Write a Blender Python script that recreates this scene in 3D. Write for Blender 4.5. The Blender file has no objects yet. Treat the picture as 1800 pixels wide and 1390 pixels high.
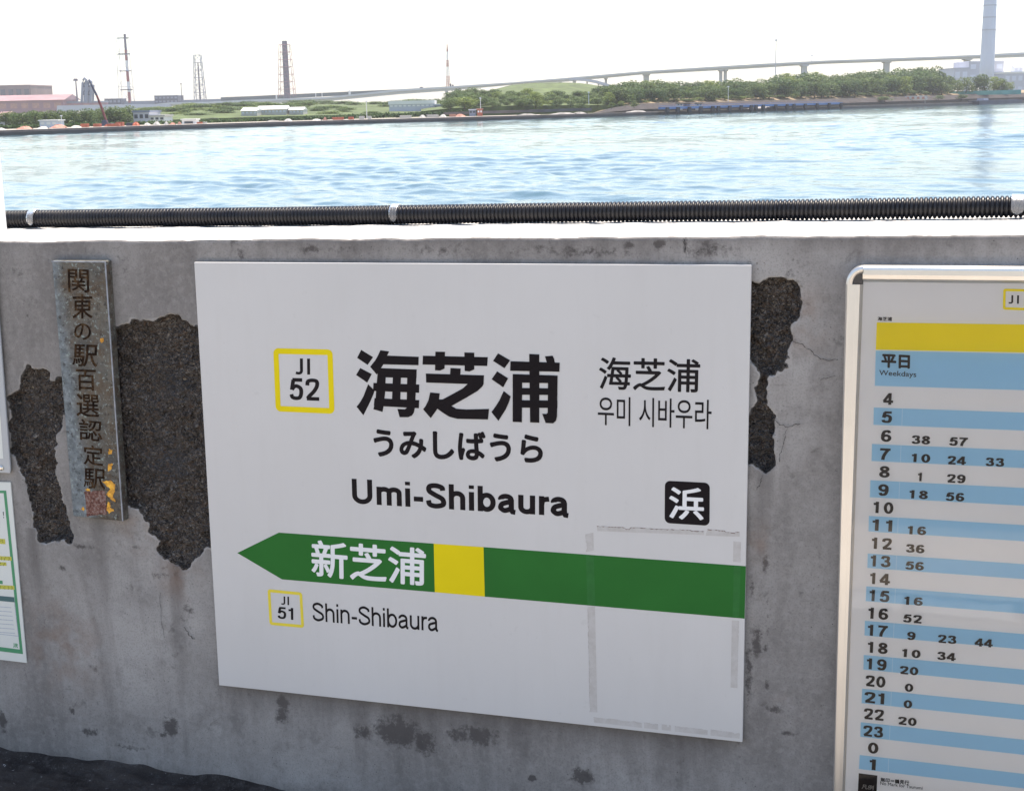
import bpy, math, random
import numpy as np
from mathutils import Vector, Matrix
R = math.radians
SC = bpy.context.scene
COL = SC.collection

# ------------------------------------------------------------------ camera
FPX, YAW, CAMZ, DIST = 2450.0, R(18), 1.57, 2.70
_d = (695 - 182) * math.cos(math.atan(-.02))
_p, _r = math.atan(_d / FPX), math.atan(-.02)
F = np.array([-math.sin(YAW) * math.cos(_p), math.cos(YAW) * math.cos(_p), -math.sin(_p)])
R0 = np.array([math.cos(YAW), math.sin(YAW), 0.0])
U0 = np.cross(R0, F)
RV = math.cos(_r) * R0 + math.sin(_r) * U0
UV = -math.sin(_r) * R0 + math.cos(_r) * U0
FH = np.array([-math.sin(YAW), math.cos(YAW), 0.0])
CAM = np.array([0.0, -DIST, CAMZ])
cd = bpy.data.cameras.new('camera')
cam = bpy.data.objects.new('camera', cd)
COL.objects.link(cam)
cd.sensor_width = 36
cd.lens = 36 * FPX / 1800
cd.clip_start = .05
cd.clip_end = 20000
M = Matrix.Identity(4)
for i in range(3):
    M[i][0], M[i][1], M[i][2], M[i][3] = RV[i], UV[i], -F[i], CAM[i]
cam.matrix_world = M
SC.camera = cam

# ------------------------------------------------------------------ light
SUN_EL, SUN_AZ = R(77), R(14)
w = bpy.data.worlds.new('World')
SC.world = w
w.use_nodes = True
nt = w.node_tree
sky = nt.nodes.new('ShaderNodeTexSky')
sky.sky_type = 'NISHITA'
sky.sun_disc = False
sky.sun_elevation = SUN_EL
sky.sun_rotation = SUN_AZ
sky.air_density = 1.0
sky.dust_density = 1.0
sky.ozone_density = 0.3
nt.links.new(sky.outputs[0], nt.nodes['Background'].inputs[0])
nt.nodes['Background'].inputs[1].default_value = 0.135
sl = bpy.data.lights.new('sun', 'SUN')
sl.energy = 4.5
sl.angle = R(.5)
sl.color = (1, .93, .83)
so = bpy.data.objects.new('sun', sl)
COL.objects.link(so)
_s = Vector((math.sin(SUN_AZ) * math.cos(SUN_EL), math.cos(SUN_AZ) * math.cos(SUN_EL), math.sin(SUN_EL)))
so.rotation_euler = _s.to_track_quat('Z', 'Y').to_euler()
so.location = (0, 0, 60)
SC.view_settings.view_transform = 'Standard'
SC.view_settings.look = 'None'
SC.view_settings.exposure = 1.12
SC.view_settings.gamma = 1
SC.view_settings.use_white_balance = True       # camera balanced for open shade
SC.view_settings.white_balance_temperature = 6950
SC.view_settings.white_balance_tint = 11.5

# ------------------------------------------------------------------ helpers
def ray(x, y):
    return F * FPX + RV * (x - 900) - UV * (y - 695)

def W(x, y, dep=0.0):
    """photo point -> (u, z) on the vertical plane dep in front of the wall"""
    r = ray(x, y)
    t = (DIST - dep) / r[1]
    return np.array([r[0] * t, CAMZ + r[2] * t])

def at(x, y, dist):
    r = ray(x, y)
    return CAM + r * (dist / r.dot(FH))

WZ = CAMZ - 4.2          # water level
LZ = WZ + .9            # far quay level

def shore(x, y):
    r = ray(x, y)
    return CAM + r * ((WZ - CAMZ) / r[2])

def onland(x, dist, z=LZ):
    p = at(x, 182, dist)
    return np.array([p[0], p[1], z])

class MB:
    def __init__(s):
        s.v, s.f = [], []
    def poly(s, pts):
        b = len(s.v); s.v += [tuple(map(float, p)) for p in pts]
        s.f.append(tuple(range(b, b + len(pts)))); return s
    def add(s, v, f):
        b = len(s.v); s.v += [tuple(map(float, p)) for p in v]
        s.f += [tuple(i + b for i in q) for q in f]; return s
    def box(s, c, sz, rz=0.0, taper=1.0):
        x, y, z = [k / 2 for k in sz]; ca, sa = math.cos(rz), math.sin(rz)
        v = []
        for dz, tp in ((-z, 1), (z, taper)):
            for dx, dy in ((-x, -y), (x, -y), (x, y), (-x, y)):
                dx *= tp; dy *= tp
                v.append((c[0] + dx * ca - dy * sa, c[1] + dx * sa + dy * ca, c[2] + dz))
        return s.add(v, [(3, 2, 1, 0), (4, 5, 6, 7), (0, 1, 5, 4), (1, 2, 6, 5), (2, 3, 7, 6), (3, 0, 4, 7)])
    def prism(s, pts, vec):
        n = len(pts); vec = np.array(vec)
        a = [np.array(p, float) for p in pts]
        return s.add(a + [p + vec for p in a],
                     [tuple(range(n))[::-1], tuple(range(n, 2 * n))] +
                     [(i, (i + 1) % n, (i + 1) % n + n, i + n) for i in range(n)])
    def tube(s, pts, rad, n=8, cap=True):
        pts = [np.array(p, float) for p in pts]
        if not hasattr(rad, '__len__'): rad = [rad] * len(pts)
        b = len(s.v)
        for i, p in enumerate(pts):
            t = pts[min(i + 1, len(pts) - 1)] - pts[max(i - 1, 0)]
            t /= np.linalg.norm(t) + 1e-9
            a = np.cross(t, (0, 0, 1.0)) if abs(t[2]) < .95 else np.cross(t, (1.0, 0, 0))
            a /= np.linalg.norm(a); c = np.cross(t, a)
            for k in range(n):
                q = p + rad[i] * (math.cos(2 * math.pi * k / n) * a + math.sin(2 * math.pi * k / n) * c)
                s.v.append(tuple(map(float, q)))
        for i in range(len(pts) - 1):
            for k in range(n):
                k2 = (k + 1) % n
                s.f.append((b + i * n + k, b + i * n + k2, b + i * n + n + k2, b + i * n + n + k))
        if cap:
            s.f.append(tuple(b + k for k in range(n))[::-1])
            s.f.append(tuple(b + (len(pts) - 1) * n + k for k in range(n)))
        return s
    def loft(s, rows):
        n = len(rows[0]); b = len(s.v)
        for r in rows: s.v += [tuple(map(float, p)) for p in r]
        for i in range(len(rows) - 1):
            for k in range(n - 1):
                s.f.append((b + i * n + k, b + i * n + k + 1, b + (i + 1) * n + k + 1, b + (i + 1) * n + k))
        return s
    def build(s, name, m, parent=None, smooth=False, bevel=0.0):
        me = bpy.data.meshes.new(name)
        me.from_pydata(s.v, [], s.f); me.validate(); me.update()
        if smooth:
            me.polygons.foreach_set('use_smooth', [True] * len(me.polygons))
        me.materials.append(m)
        o = bpy.data.objects.new(name, me); COL.objects.link(o)
        if parent is not None:
            o.parent = parent
            if parent.type == 'EMPTY':
                o.matrix_parent_inverse = Matrix.Translation(-Vector(parent.location))
        if bevel:
            b = o.modifiers.new('bevel', 'BEVEL'); b.width = bevel; b.segments = 2; b.limit_method = 'ANGLE'
        return o

def tag(o, label, cat, group=None, kind=None):
    o['label'] = label; o['category'] = cat
    if group: o['group'] = group
    if kind: o['kind'] = kind
    return o

def struct(o, kind='structure'):
    o['kind'] = kind; return o

def thing(name, loc, label, cat, group=None):
    o = bpy.data.objects.new(name, None); COL.objects.link(o)
    o.location = [float(k) for k in loc]; o.empty_display_size = .1
    return tag(o, label, cat, group)

class NT:
    """tiny node helper"""
    def __init__(s, name):
        s.m = bpy.data.materials.new(name); s.m.use_nodes = True
        s.t = s.m.node_tree; s.b = s.t.nodes['Principled BSDF']
        s.tc = s.t.nodes.new('ShaderNodeTexCoord')
        s.vec = s.tc.outputs['Object']
    def lk(s, a, b): s.t.links.new(a, b)
    def noise(s, scale, detail=4, rough=.55, vec=None, stretch=None, dist=0):
        n = s.t.nodes.new('ShaderNodeTexNoise')
        n.inputs['Scale'].default_value = scale; n.inputs['Detail'].default_value = detail
        n.inputs['Roughness'].default_value = rough; n.inputs['Distortion'].default_value = dist
        v = vec or s.vec
        if stretch:
            mp = s.t.nodes.new('ShaderNodeMapping'); mp.inputs['Scale'].default_value = stretch
            s.lk(v, mp.inputs['Vector']); v = mp.outputs[0]
        s.lk(v, n.inputs['Vector']); return n.outputs['Fac']
    def vor(s, scale, feature='F1', out='Distance', vec=None):
        n = s.t.nodes.new('ShaderNodeTexVoronoi'); n.feature = feature
        n.inputs['Scale'].default_value = scale
        s.lk(vec or s.vec, n.inputs['Vector']); return n.outputs[out]
    def ramp(s, fac, stops, interp='LINEAR'):
        n = s.t.nodes.new('ShaderNodeValToRGB'); e = n.color_ramp.elements
        n.color_ramp.interpolation = interp
        while len(e) < len(stops): e.new(.5)
        for q, (p, c) in zip(e, stops):
            q.position = p
            q.color = (c, c, c, 1) if not hasattr(c, '__len__') else (*c, 1)
        s.lk(fac, n.inputs[0]); return n.outputs[0]
    def mix(s, fac, a, b, mode='MIX'):
        n = s.t.nodes.new('ShaderNodeMix'); n.data_type = 'RGBA'; n.blend_type = mode
        for sock, val in ((n.inputs[0], fac), (n.inputs[6], a), (n.inputs[7], b)):
            if hasattr(val, 'is_linked'): s.lk(val, sock)
            elif hasattr(val, '__len__'): sock.default_value = (*val, 1)
            else: sock.default_value = val
        return n.outputs[2]
    def math(s, op, a, b=0.0, clamp=False):
        n = s.t.nodes.new('ShaderNodeMath'); n.operation = op; n.use_clamp = clamp
        for sock, val in ((n.inputs[0], a), (n.inputs[1], b)):
            if hasattr(val, 'is_linked'): s.lk(val, sock)
            else: sock.default_value = val
        return n.outputs[0]
    def attr(s, name):
        n = s.t.nodes.new('ShaderNodeAttribute'); n.attribute_name = name; return n.outputs['Fac']
    def col(s, c):
        if hasattr(c, 'is_linked'): s.lk(c, s.b.inputs['Base Color'])
        else: s.b.inputs['Base Color'].default_value = (*c, 1)
    def rough(s, c):
        if hasattr(c, 'is_linked'): s.lk(c, s.b.inputs['Roughness'])
        else: s.b.inputs['Roughness'].default_value = c
    def bump(s, h, strength=.5, dist=.01, prev=None):
        n = s.t.nodes.new('ShaderNodeBump'); n.inputs['Strength'].default_value = strength
        n.inputs['Distance'].default_value = dist; s.lk(h, n.inputs['Height'])
        if prev: s.lk(prev, n.inputs['Normal'])
        s.lk(n.outputs[0], s.b.inputs['Normal']); return n.outputs[0]

def plain(name, c, rough=.6, var=.12, scale=3.0, metal=0.0, bump=0.0, spec=.5):
    n = NT(name)
    f = n.noise(scale, 5)
    c = np.array(c, float)
    n.col(n.ramp(f, [(.3, tuple(c * (1 - var))), (.7, tuple(np.minimum(c * (1 + var), 1)))]))
    n.rough(rough); n.b.inputs['Metallic'].default_value = metal
    n.b.inputs['Specular IOR Level'].default_value = spec
    if bump: n.bump(n.noise(scale * 20, 4), bump, .005)
    return n.m

# ------------------------------------------------------------------ materials
def m_concrete():
    n = NT('shaded concrete')
    a = n.noise(1.5, 9, .62, dist=.6); b = n.noise(10, 6, .65); c = n.noise(70, 4, .6); f = n.noise(260, 3, .6)
    st = n.noise(3.2, 7, .62, stretch=(2.6, 1, .42), dist=.9)           # faint rain streaks
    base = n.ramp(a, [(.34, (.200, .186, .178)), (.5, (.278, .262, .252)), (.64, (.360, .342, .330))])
    base = n.mix(n.ramp(st, [(.48, 0), (.66, .48)]), base, (.150, .136, .130))
    base = n.mix(n.ramp(st, [(.30, .40), (.44, 0)]), base, (.36, .345, .33))
    base = n.mix(n.ramp(b, [(.52, 0), (.68, .5)]), base, (.145, .132, .126))
    base = n.mix(n.ramp(n.noise(24, 6, .72, dist=.5), [(.60, 0), (.70, .55)]), base, (.10, .090, .085))
    base = n.mix(n.ramp(f, [(.36, .28), (.50, 0)]), base, (.10, .095, .09))
    base = n.mix(n.ramp(c, [(.34, .22), (.52, 0)]), base, (.40, .385, .37))
    pit = n.ramp(n.vor(75), [(.05, 1), (.12, 0)])
    pit = n.math('MULTIPLY', pit, n.ramp(n.noise(7, 3), [(.47, 0), (.58, 1)]))
    base = n.mix(n.math('MULTIPLY', pit, .8), base, (.05, .045, .042))
    # stains (mask baked per vertex from their own outlines, broken up by noise)
    sn = n.math('ADD', n.attr('stain'), n.math('MULTIPLY', n.math('SUBTRACT', n.noise(46, 7, .75), .5), 2.2))
    base = n.mix(n.ramp(sn, [(.40, 0), (.72, .8)]), base, (.066, .058, .056))
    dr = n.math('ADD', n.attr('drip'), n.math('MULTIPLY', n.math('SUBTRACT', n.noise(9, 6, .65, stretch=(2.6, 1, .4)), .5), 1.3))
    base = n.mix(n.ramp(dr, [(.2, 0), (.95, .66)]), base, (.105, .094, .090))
    base = n.mix(n.math('MULTIPLY', n.ramp(n.attr('rust'), [(.1, 0), (1, .5)]), n.ramp(n.noise(16, 5), [(.42, 0), (.6, 1)])), base, (.20, .13, .095))
    # spalled patches: rough aggregate
    edge = n.math('MULTIPLY', n.math('SUBTRACT', n.noise(120, 5, .7), .5), .008)
    sd = n.math('ADD', n.attr('spall'), edge)
    sm = n.ramp(n.math('ADD', n.math('MULTIPLY', sd, 160), .5), [(.3, 0), (.7, 1)])
    wv = n.t.nodes.new('ShaderNodeVectorMath'); wv.operation = 'ADD'
    wn = n.t.nodes.new('ShaderNodeTexNoise'); wn.inputs['Scale'].default_value = 90; n.lk(n.vec, wn.inputs['Vector'])
    ws = n.t.nodes.new('ShaderNodeVectorMath'); ws.operation = 'SCALE'; ws.inputs[3].default_value = .012
    n.lk(wn.outputs['Color'], ws.inputs[0]); n.lk(n.vec, wv.inputs[0]); n.lk(ws.outputs[0], wv.inputs[1])
    def cells(scale):
        sp = n.t.nodes.new('ShaderNodeSeparateColor'); n.lk(n.vor(scale, out='Color', vec=wv.outputs[0]), sp.inputs[0]); return sp.outputs
    ca, cb, cc = cells(200), cells(120), cells(340)
    g1, g2 = n.noise(26, 7, .7), n.noise(170, 3, .7)
    ag = n.ramp(ca[0], [(.0, (.066, .055, .049)), (.45, (.142, .121, .108)), (.8, (.195, .168, .150)), (.96, (.28, .245, .22)), (1, (.44, .40, .36))])
    ag = n.mix(n.ramp(cb[1], [(.68, 0), (.70, .75)]), ag, n.ramp(cb[0], [(0, (.040, .032, .028)), (.6, (.125, .103, .09)), (1, (.26, .23, .20))]))
    ag = n.mix(n.ramp(cc[0], [(.62, 0), (.64, .7)]), ag, n.ramp(cc[1], [(0, (.018, .014, .013)), (.7, (.10, .086, .076)), (1, (.28, .25, .22))]))
    ag = n.mix(n.ramp(g1, [(.36, .42), (.48, 0)]), ag, (.040, .032, .028))
    ag = n.mix(n.ramp(g1, [(.52, 0), (.66, .4)]), ag, (.17, .145, .125))
    ag = n.mix(n.ramp(n.noise(4.5, 5), [(.5, 0), (.62, .5)]), ag, (.105, .104, .110))
    ag = n.mix(n.ramp(cb[2], [(.86, 0), (.88, .45)]), ag, (.15, .10, .07))
    pv = n.t.nodes.new('ShaderNodeTexVoronoi'); pv.inputs['Scale'].default_value = 70; pv.inputs['Randomness'].default_value = 1
    mp = n.t.nodes.new('ShaderNodeMapping'); mp.inputs['Scale'].default_value = (1, .6, 1.5); mp.inputs['Rotation'].default_value = (0, .5, 0)
    dv = n.t.nodes.new('ShaderNodeVectorMath'); dv.operation = 'ADD'
    nz = n.t.nodes.new('ShaderNodeTexNoise'); nz.inputs['Scale'].default_value = 120; n.lk(n.vec, nz.inputs['Vector'])
    sc = n.t.nodes.new('ShaderNodeVectorMath'); sc.operation = 'SCALE'; sc.inputs[3].default_value = .006
    n.lk(nz.outputs['Color'], sc.inputs[0]); n.lk(n.vec, dv.inputs[0]); n.lk(sc.outputs[0], dv.inputs[1])
    n.lk(dv.outputs[0], mp.inputs[0]); n.lk(mp.outputs[0], pv.inputs['Vector'])
    s2 = n.t.nodes.new('ShaderNodeSeparateColor'); n.lk(pv.outputs['Color'], s2.inputs[0])
    rad = n.math('MULTIPLY', n.math('SUBTRACT', s2.outputs[0], .955), 8.5, True)     # rare pebbles of varied size
    peb = n.ramp(n.math('SUBTRACT', rad, pv.outputs['Distance']), [(.0, 0), (.06, 1)])
    ag = n.mix(n.math('MULTIPLY', peb, .9), ag, n.mix(s2.outputs[1], (.42, .37, .30), (.22, .20, .17)))
    lip = n.ramp(n.math('ADD', n.math('MULTIPLY', n.math('ABSOLUTE', n.math('ADD', sd, .0032)), 200), 0), [(.25, .5), (.75, 0)])
    base = n.mix(n.math('MULTIPLY', lip, n.ramp(n.noise(20, 3), [(.45, 0), (.6, 1)])), base, (.40, .38, .36))
    n.col(n.mix(sm, base, ag)); n.rough(.9)
    n.b.inputs['Specular IOR Level'].default_value = .2
    b1 = n.bump(n.math('ADD', n.math('ADD', n.math('MULTIPLY', c, .3), n.math('MULTIPLY', f, .2)), n.math('SUBTRACT', b, pit)), .25, .004)
    h2 = n.math('MULTIPLY', n.math('ADD', n.math('ADD', n.math('MULTIPLY', n.vor(145, vec=wv.outputs[0]), 1.6), g1), g2), sm)
    n.bump(h2, 1.0, .014, b1)
    return n.m

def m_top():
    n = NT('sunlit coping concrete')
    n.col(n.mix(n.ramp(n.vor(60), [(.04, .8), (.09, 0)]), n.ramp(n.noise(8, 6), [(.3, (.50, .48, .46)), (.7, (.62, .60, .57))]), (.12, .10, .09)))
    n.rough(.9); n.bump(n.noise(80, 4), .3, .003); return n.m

def m_asphalt():
    n = NT('dark asphalt')
    base = n.ramp(n.noise(5, 7, .65), [(.36, (.022, .019, .018)), (.62, (.056, .049, .045))])
    base = n.mix(n.ramp(n.noise(240, 2), [(.62, 0), (.72, .5)]), base, (.12, .118, .115))
    base = n.mix(n.ramp(n.noise(30, 6, .75), [(.5, 0), (.66, .6)]), base, (.085, .08, .078))
    fl = n.math('MULTIPLY', n.ramp(n.noise(60, 5, .7), [(.665, 0), (.685, 1)]), n.ramp(n.noise(5, 3), [(.42, 0), (.55, 1)]))
    n.col(n.mix(fl, base, (.46, .45, .44))); n.rough(.9); n.b.inputs['Specular IOR Level'].default_value = .15
    n.bump(n.noise(160, 4, .7), .8, .006); return n.m

MAT = {}
def mk():
    MAT['concrete'] = m_concrete(); MAT['top'] = m_top(); MAT['asphalt'] = m_asphalt()
    n = NT('white enamel panel')
    b = n.ramp(n.noise(2.2, 6), [(.3, (.555, .545, .540)), (.7, (.590, .580, .575))])
    b = n.mix(n.ramp(n.noise(42, 5, .6), [(.66, 0), (.74, .22)]), b, (.44, .43, .42))
    b = n.mix(n.ramp(n.noise(6, 6, .6, stretch=(5, 1, .6)), [(.5, 0), (.8, .14)]), b, (.47, .45, .43))
    n.col(b); n.rough(.38); n.bump(n.noise(35, 3), .03, .002); MAT['white'] = n.m
    MAT['ink'] = plain('black lettering film', (.0085, .006, .0085), .5, .1, spec=.12)
    MAT['ink_thin'] = plain('printed black', (.012, .010, .012), .5, .1, spec=.12)
    MAT['green'] = plain('green film', (.018, .140, .024), .5, .07, 6, spec=.15)
    MAT['yellow'] = plain('yellow film', (.76, .60, .008), .5, .05, 6, spec=.15)
    MAT['pale_yellow'] = plain('faded yellow film', (.74, .60, .06), .5, .06, 6, spec=.2)
    MAT['white_film'] = plain('white lettering film', (.76, .76, .77), .42, .03)
    n = NT('old tape residue')
    b = n.ramp(n.noise(60, 6, .7), [(.36, (.455, .430, .412)), (.5, (.490, .468, .452)), (.62, (.52, .50, .488))])
    n.col(b); n.rough(.6); MAT['tape'] = n.m
    MAT['tape_edge'] = plain('grimy tape edge', (.21, .155, .14), .7, .4, 90)
    MAT['tape_green'] = plain('film under old tape', (.028, .150, .036), .6, .1, 60, spec=.15)
    MAT['alu'] = plain('satin aluminium', (.73, .715, .69), .32, .04, 10, .85)
    MAT['cap'] = plain('dark plastic corner', (.05, .05, .06), .25, .1)
    n = NT('timetable paper')
    n.col(n.ramp(n.noise(5, 4), [(.3, (.76, .735, .73)), (.7, (.80, .775, .77))])); n.rough(.5); MAT['paper'] = n.m
    MAT['tt_blue'] = plain('printed light blue', (.29, .56, .76), .5, .04)
    MAT['tt_yellow'] = plain('printed yellow', (.90, .72, .008), .5, .04, spec=.1)
    MAT['tt_line'] = plain('printed pale line', (.42, .64, .80), .5, .04)
    # clear cover: Fresnel reflection over transparency
    m = bpy.data.materials.new('clear acrylic cover'); m.use_nodes = True
    t = m.node_tree; t.nodes.remove(t.nodes['Principled BSDF'])
    fr = t.nodes.new('ShaderNodeFresnel'); fr.inputs[0].default_value = 1.5
    gl = t.nodes.new('ShaderNodeBsdfGlossy'); gl.inputs['Roughness'].default_value = .035
    tr = t.nodes.new('ShaderNodeBsdfTransparent'); mx = t.nodes.new('ShaderNodeMixShader')
    t.links.new(fr.outputs[0], mx.inputs[0]); t.links.new(tr.outputs[0], mx.inputs[1]); t.links.new(gl.outputs[0], mx.inputs[2])
    tc = t.nodes.new('ShaderNodeTexCoord'); nz = t.nodes.new('ShaderNodeTexNoise'); nz.inputs['Scale'].default_value = 6
    bp = t.nodes.new('ShaderNodeBump'); bp.inputs['Strength'].default_value = .05; bp.inputs['Distance'].default_value = .01
    t.links.new(tc.outputs['Object'], nz.inputs[0]); t.links.new(nz.outputs[0], bp.inputs['Height']); t.links.new(bp.outputs[0], gl.inputs['Normal'])
    t.links.new(mx.outputs[0], t.nodes['Material Output'].inputs[0]); MAT['clear'] = m
    # plaque
    n = NT('weathered bronze')
    g = n.t.nodes.new('ShaderNodeSeparateXYZ'); n.lk(n.vec, g.inputs[0])
    b = n.ramp(n.noise(13, 8, .75), [(.36, (.075, .074, .068)), (.5, (.128, .120, .104)), (.63, (.185, .165, .130))])
    b = n.mix(n.ramp(n.noise(24, 7, .75), [(.46, 0), (.60, .8)]), b, (.100, .064, .036))
    e = n.math('ADD', g.outputs[0], n.math('MULTIPLY', n.math('SUBTRACT', n.noise(9, 6), .5), .06))
    e = n.math('ADD', e, n.math('MULTIPLY', g.outputs[2], .068))
    b = n.mix(n.ramp(n.math('ADD', n.math('MULTIPLY', e, 14), .68), [(.0, .95), (.40, 0)]), b, n.ramp(n.noise(60, 6, .7), [(.38, (.125, .150, .165)), (.6, (.25, .285, .305))]))
    b = n.mix(n.math('MULTIPLY', n.ramp(n.noise(120, 4, .65), [(.585, 0), (.65, 1)]), .75), b, (.32, .38, .36))
    b = n.mix(n.math('MULTIPLY', n.ramp(n.noise(85, 5, .7), [(.36, 1), (.44, 0)]), .75), b, (.028, .022, .018))
    n.col(b); n.rough(.5); n.b.inputs['Metallic'].default_value = .2
    n.bump(n.noise(120, 6, .75), .8, .006); MAT['bronze'] = n.m
    MAT['plaque_edge'] = plain('blue-grey plaque rim', (.25, .27, .31), .4, .3, 60, .2)
    n = NT('rusty engraving')
    n.col(n.ramp(n.noise(46, 5, .7), [(.40, (.014, .009, .007)), (.52, (.035, .020, .012)), (.64, (.10, .062, .034))])); n.rough(.9); n.b.inputs['Specular IOR Level'].default_value = .05; MAT['engrave'] = n.m
    n = NT('red seal')
    n.col(n.ramp(n.noise(170, 4, .7), [(.38, (.08, .025, .018)), (.5, (.17, .07, .052)), (.6, (.26, .18, .155))])); n.rough(.8)
    n.bump(n.noise(150, 3), 1, .004); MAT['seal'] = n.m
    n = NT('flaking orange paint')
    n.col(n.ramp(n.noise(60, 5, .7), [(.35, (.42, .17, .015)), (.55, (.85, .42, .03)), (.7, (.95, .62, .08))])); n.rough(.35); MAT['gold'] = n.m
    # hose
    n = NT('black corrugated plastic')
    n.col(n.ramp(n.noise(9, 5), [(.4, (.007, .007, .010)), (.7, (.016, .015, .017))])); n.b.inputs['Specular IOR Level'].default_value = .35; n.rough(n.ramp(n.noise(30, 4), [(.3, .28), (.7, .5)])); MAT['hose'] = n.m
    n = NT('translucent clip'); n.col((.72, .72, .73)); n.rough(.45); n.b.inputs['Transmission Weight'].default_value = .85; n.b.inputs['IOR'].default_value = 1.3; n.rough(.22); MAT['clip'] = n.m
    MAT['post'] = plain('white painted post', (.80, .80, .79), .5, .04)
    MAT['posterw'] = plain('poster paper', (.66, .68, .65), .5, .03)
    MAT['posterg'] = plain('poster green', (.05, .27, .13), .5, .05)
    MAT['postery'] = plain('poster highlighter yellow', (.52, .50, .07), .5, .1)
    MAT['posterd'] = plain('poster dark teal', (.05, .13, .14), .5, .1)
    MAT['posterb'] = plain('poster pale text', (.36, .40, .48), .5, .2, 200)
    MAT['metal'] = plain('dull steel', (.30, .30, .30), .4, .1, 20, .6)
    MAT['steel_hi'] = plain('bright screw', (.75, .72, .65), .25, .05, 20, .9)
    n = NT('acrylic sheet edge'); n.col((.42, .44, .46)); n.rough(.25); MAT['acryl'] = n.m
    MAT['crack'] = plain('crack', (.05, .047, .045), .9, .3, 60)
    MAT['plat'] = plain('pale worn concrete paving', (.21, .19, .165), .9, .15, 2)
    MAT['pave'] = plain('beige paving', (.62, .53, .42), .9, .15, 6)
    MAT['line'] = plain('worn white line', (.62, .61, .59), .8, .15, 20)
mk()

# ------------------------------------------------------------------ sea water
def build_water():
    rng = np.random.default_rng(7)
    ds = np.exp(np.linspace(math.log(6), math.log(820), 1250))
    az = np.linspace(R(-29), R(27), 430)
    fa = math.atan2(FH[0], FH[1])
    D, A = np.meshgrid(ds, az, indexing='ij')
    X = np.sin(fa + A) * D + CAM[0]; Y = np.cos(fa + A) * D + CAM[1]
    Z = np.zeros_like(X)
    dstep = D * (math.log(820 / 6) / 1250)
    for k in range(130):
        lam = .42 * (8 / .42) ** rng.random() 
        th = R(248) + rng.normal(0, .62)       # waves come in across the channel, towards the wall
        amp = .0037 * lam ** .72 * (.5 + rng.random())
        kk = 2 * math.pi / lam
        ph = kk * (X * math.cos(th) + Y * math.sin(th)) + rng.random() * 6.28
        fade = np.clip((lam / dstep - 2.2) / 2, 0, 1)
        Z += amp * fade * (1 - 2 * np.abs(np.sin(ph / 2)) ** 1.05)
    Z *= .75 + .5 * np.sin(X * .09 + 1.3) * np.sin(Y * .05 + .4)
    Z *= np.clip((820 - D) / 120, 0, 1)
    nr, nc = X.shape
    co = np.stack([X, Y, Z + WZ], -1).reshape(-1, 3)
    i = np.arange(nr * nc).reshape(nr, nc)
    q = np.stack([i[:-1, :-1], i[:-1, 1:], i[1:, 1:], i[1:, :-1]], -1).reshape(-1, 4)[:, ::-1]
    me = bpy.data.meshes.new('water')
    me.vertices.add(len(co)); me.vertices.foreach_set('co', co.ravel())
    me.loops.add(q.size); me.loops.foreach_set('vertex_index', q.ravel())
    me.polygons.add(len(q)); me.polygons.foreach_set('loop_start', np.arange(0, q.size, 4))
    me.polygons.foreach_set('use_smooth', np.ones(len(q), bool))
    me.update(calc_edges=True)
    n = NT('sea water')
    n.col((.046, .098, .122)); n.rough(.05); n.b.inputs['IOR'].default_value = 1.33
    n.bump(n.math('ADD', n.noise(2.6, 5, .6, stretch=(1, 1.5, 1)), n.math('MULTIPLY', n.noise(.7, 3, .5), 1.2)), .24, .08)
    me.materials.append(n.m)
    o = bpy.data.objects.new('water', me); COL.objects.link(o); struct(o)
    mb = MB(); mb.poly([(-4000, .8, WZ - .45), (4000, .8, WZ - .45), (4000, 4000, WZ - .45), (-4000, 4000, WZ - .45)])
    struct(mb.build('open_water', n.m))
build_water()

# ------------------------------------------------------------------ sea wall
def sdist(P, poly):
    """signed distance (positive inside) of points P (n,2) to a polygon"""
    poly = np.array(poly); d = np.full(len(P), 1e9); ins = np.zeros(len(P), bool)
    for a, b in zip(poly, np.roll(poly, -1, 0)):
        e = b - a; wv = P - a
        t = np.clip((wv @ e) / (e @ e + 1e-12), 0, 1)
        d = np.minimum(d, np.hypot(*(wv - t[:, None] * e).T))
        c = ((a[1] > P[:, 1]) != (b[1] > P[:, 1])) & (P[:, 0] < (b[0] - a[0]) * (P[:, 1] - a[1]) / (b[1] - a[1] + 1e-12) + a[0])
        ins ^= c
    return np.where(ins, d, -d)

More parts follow.
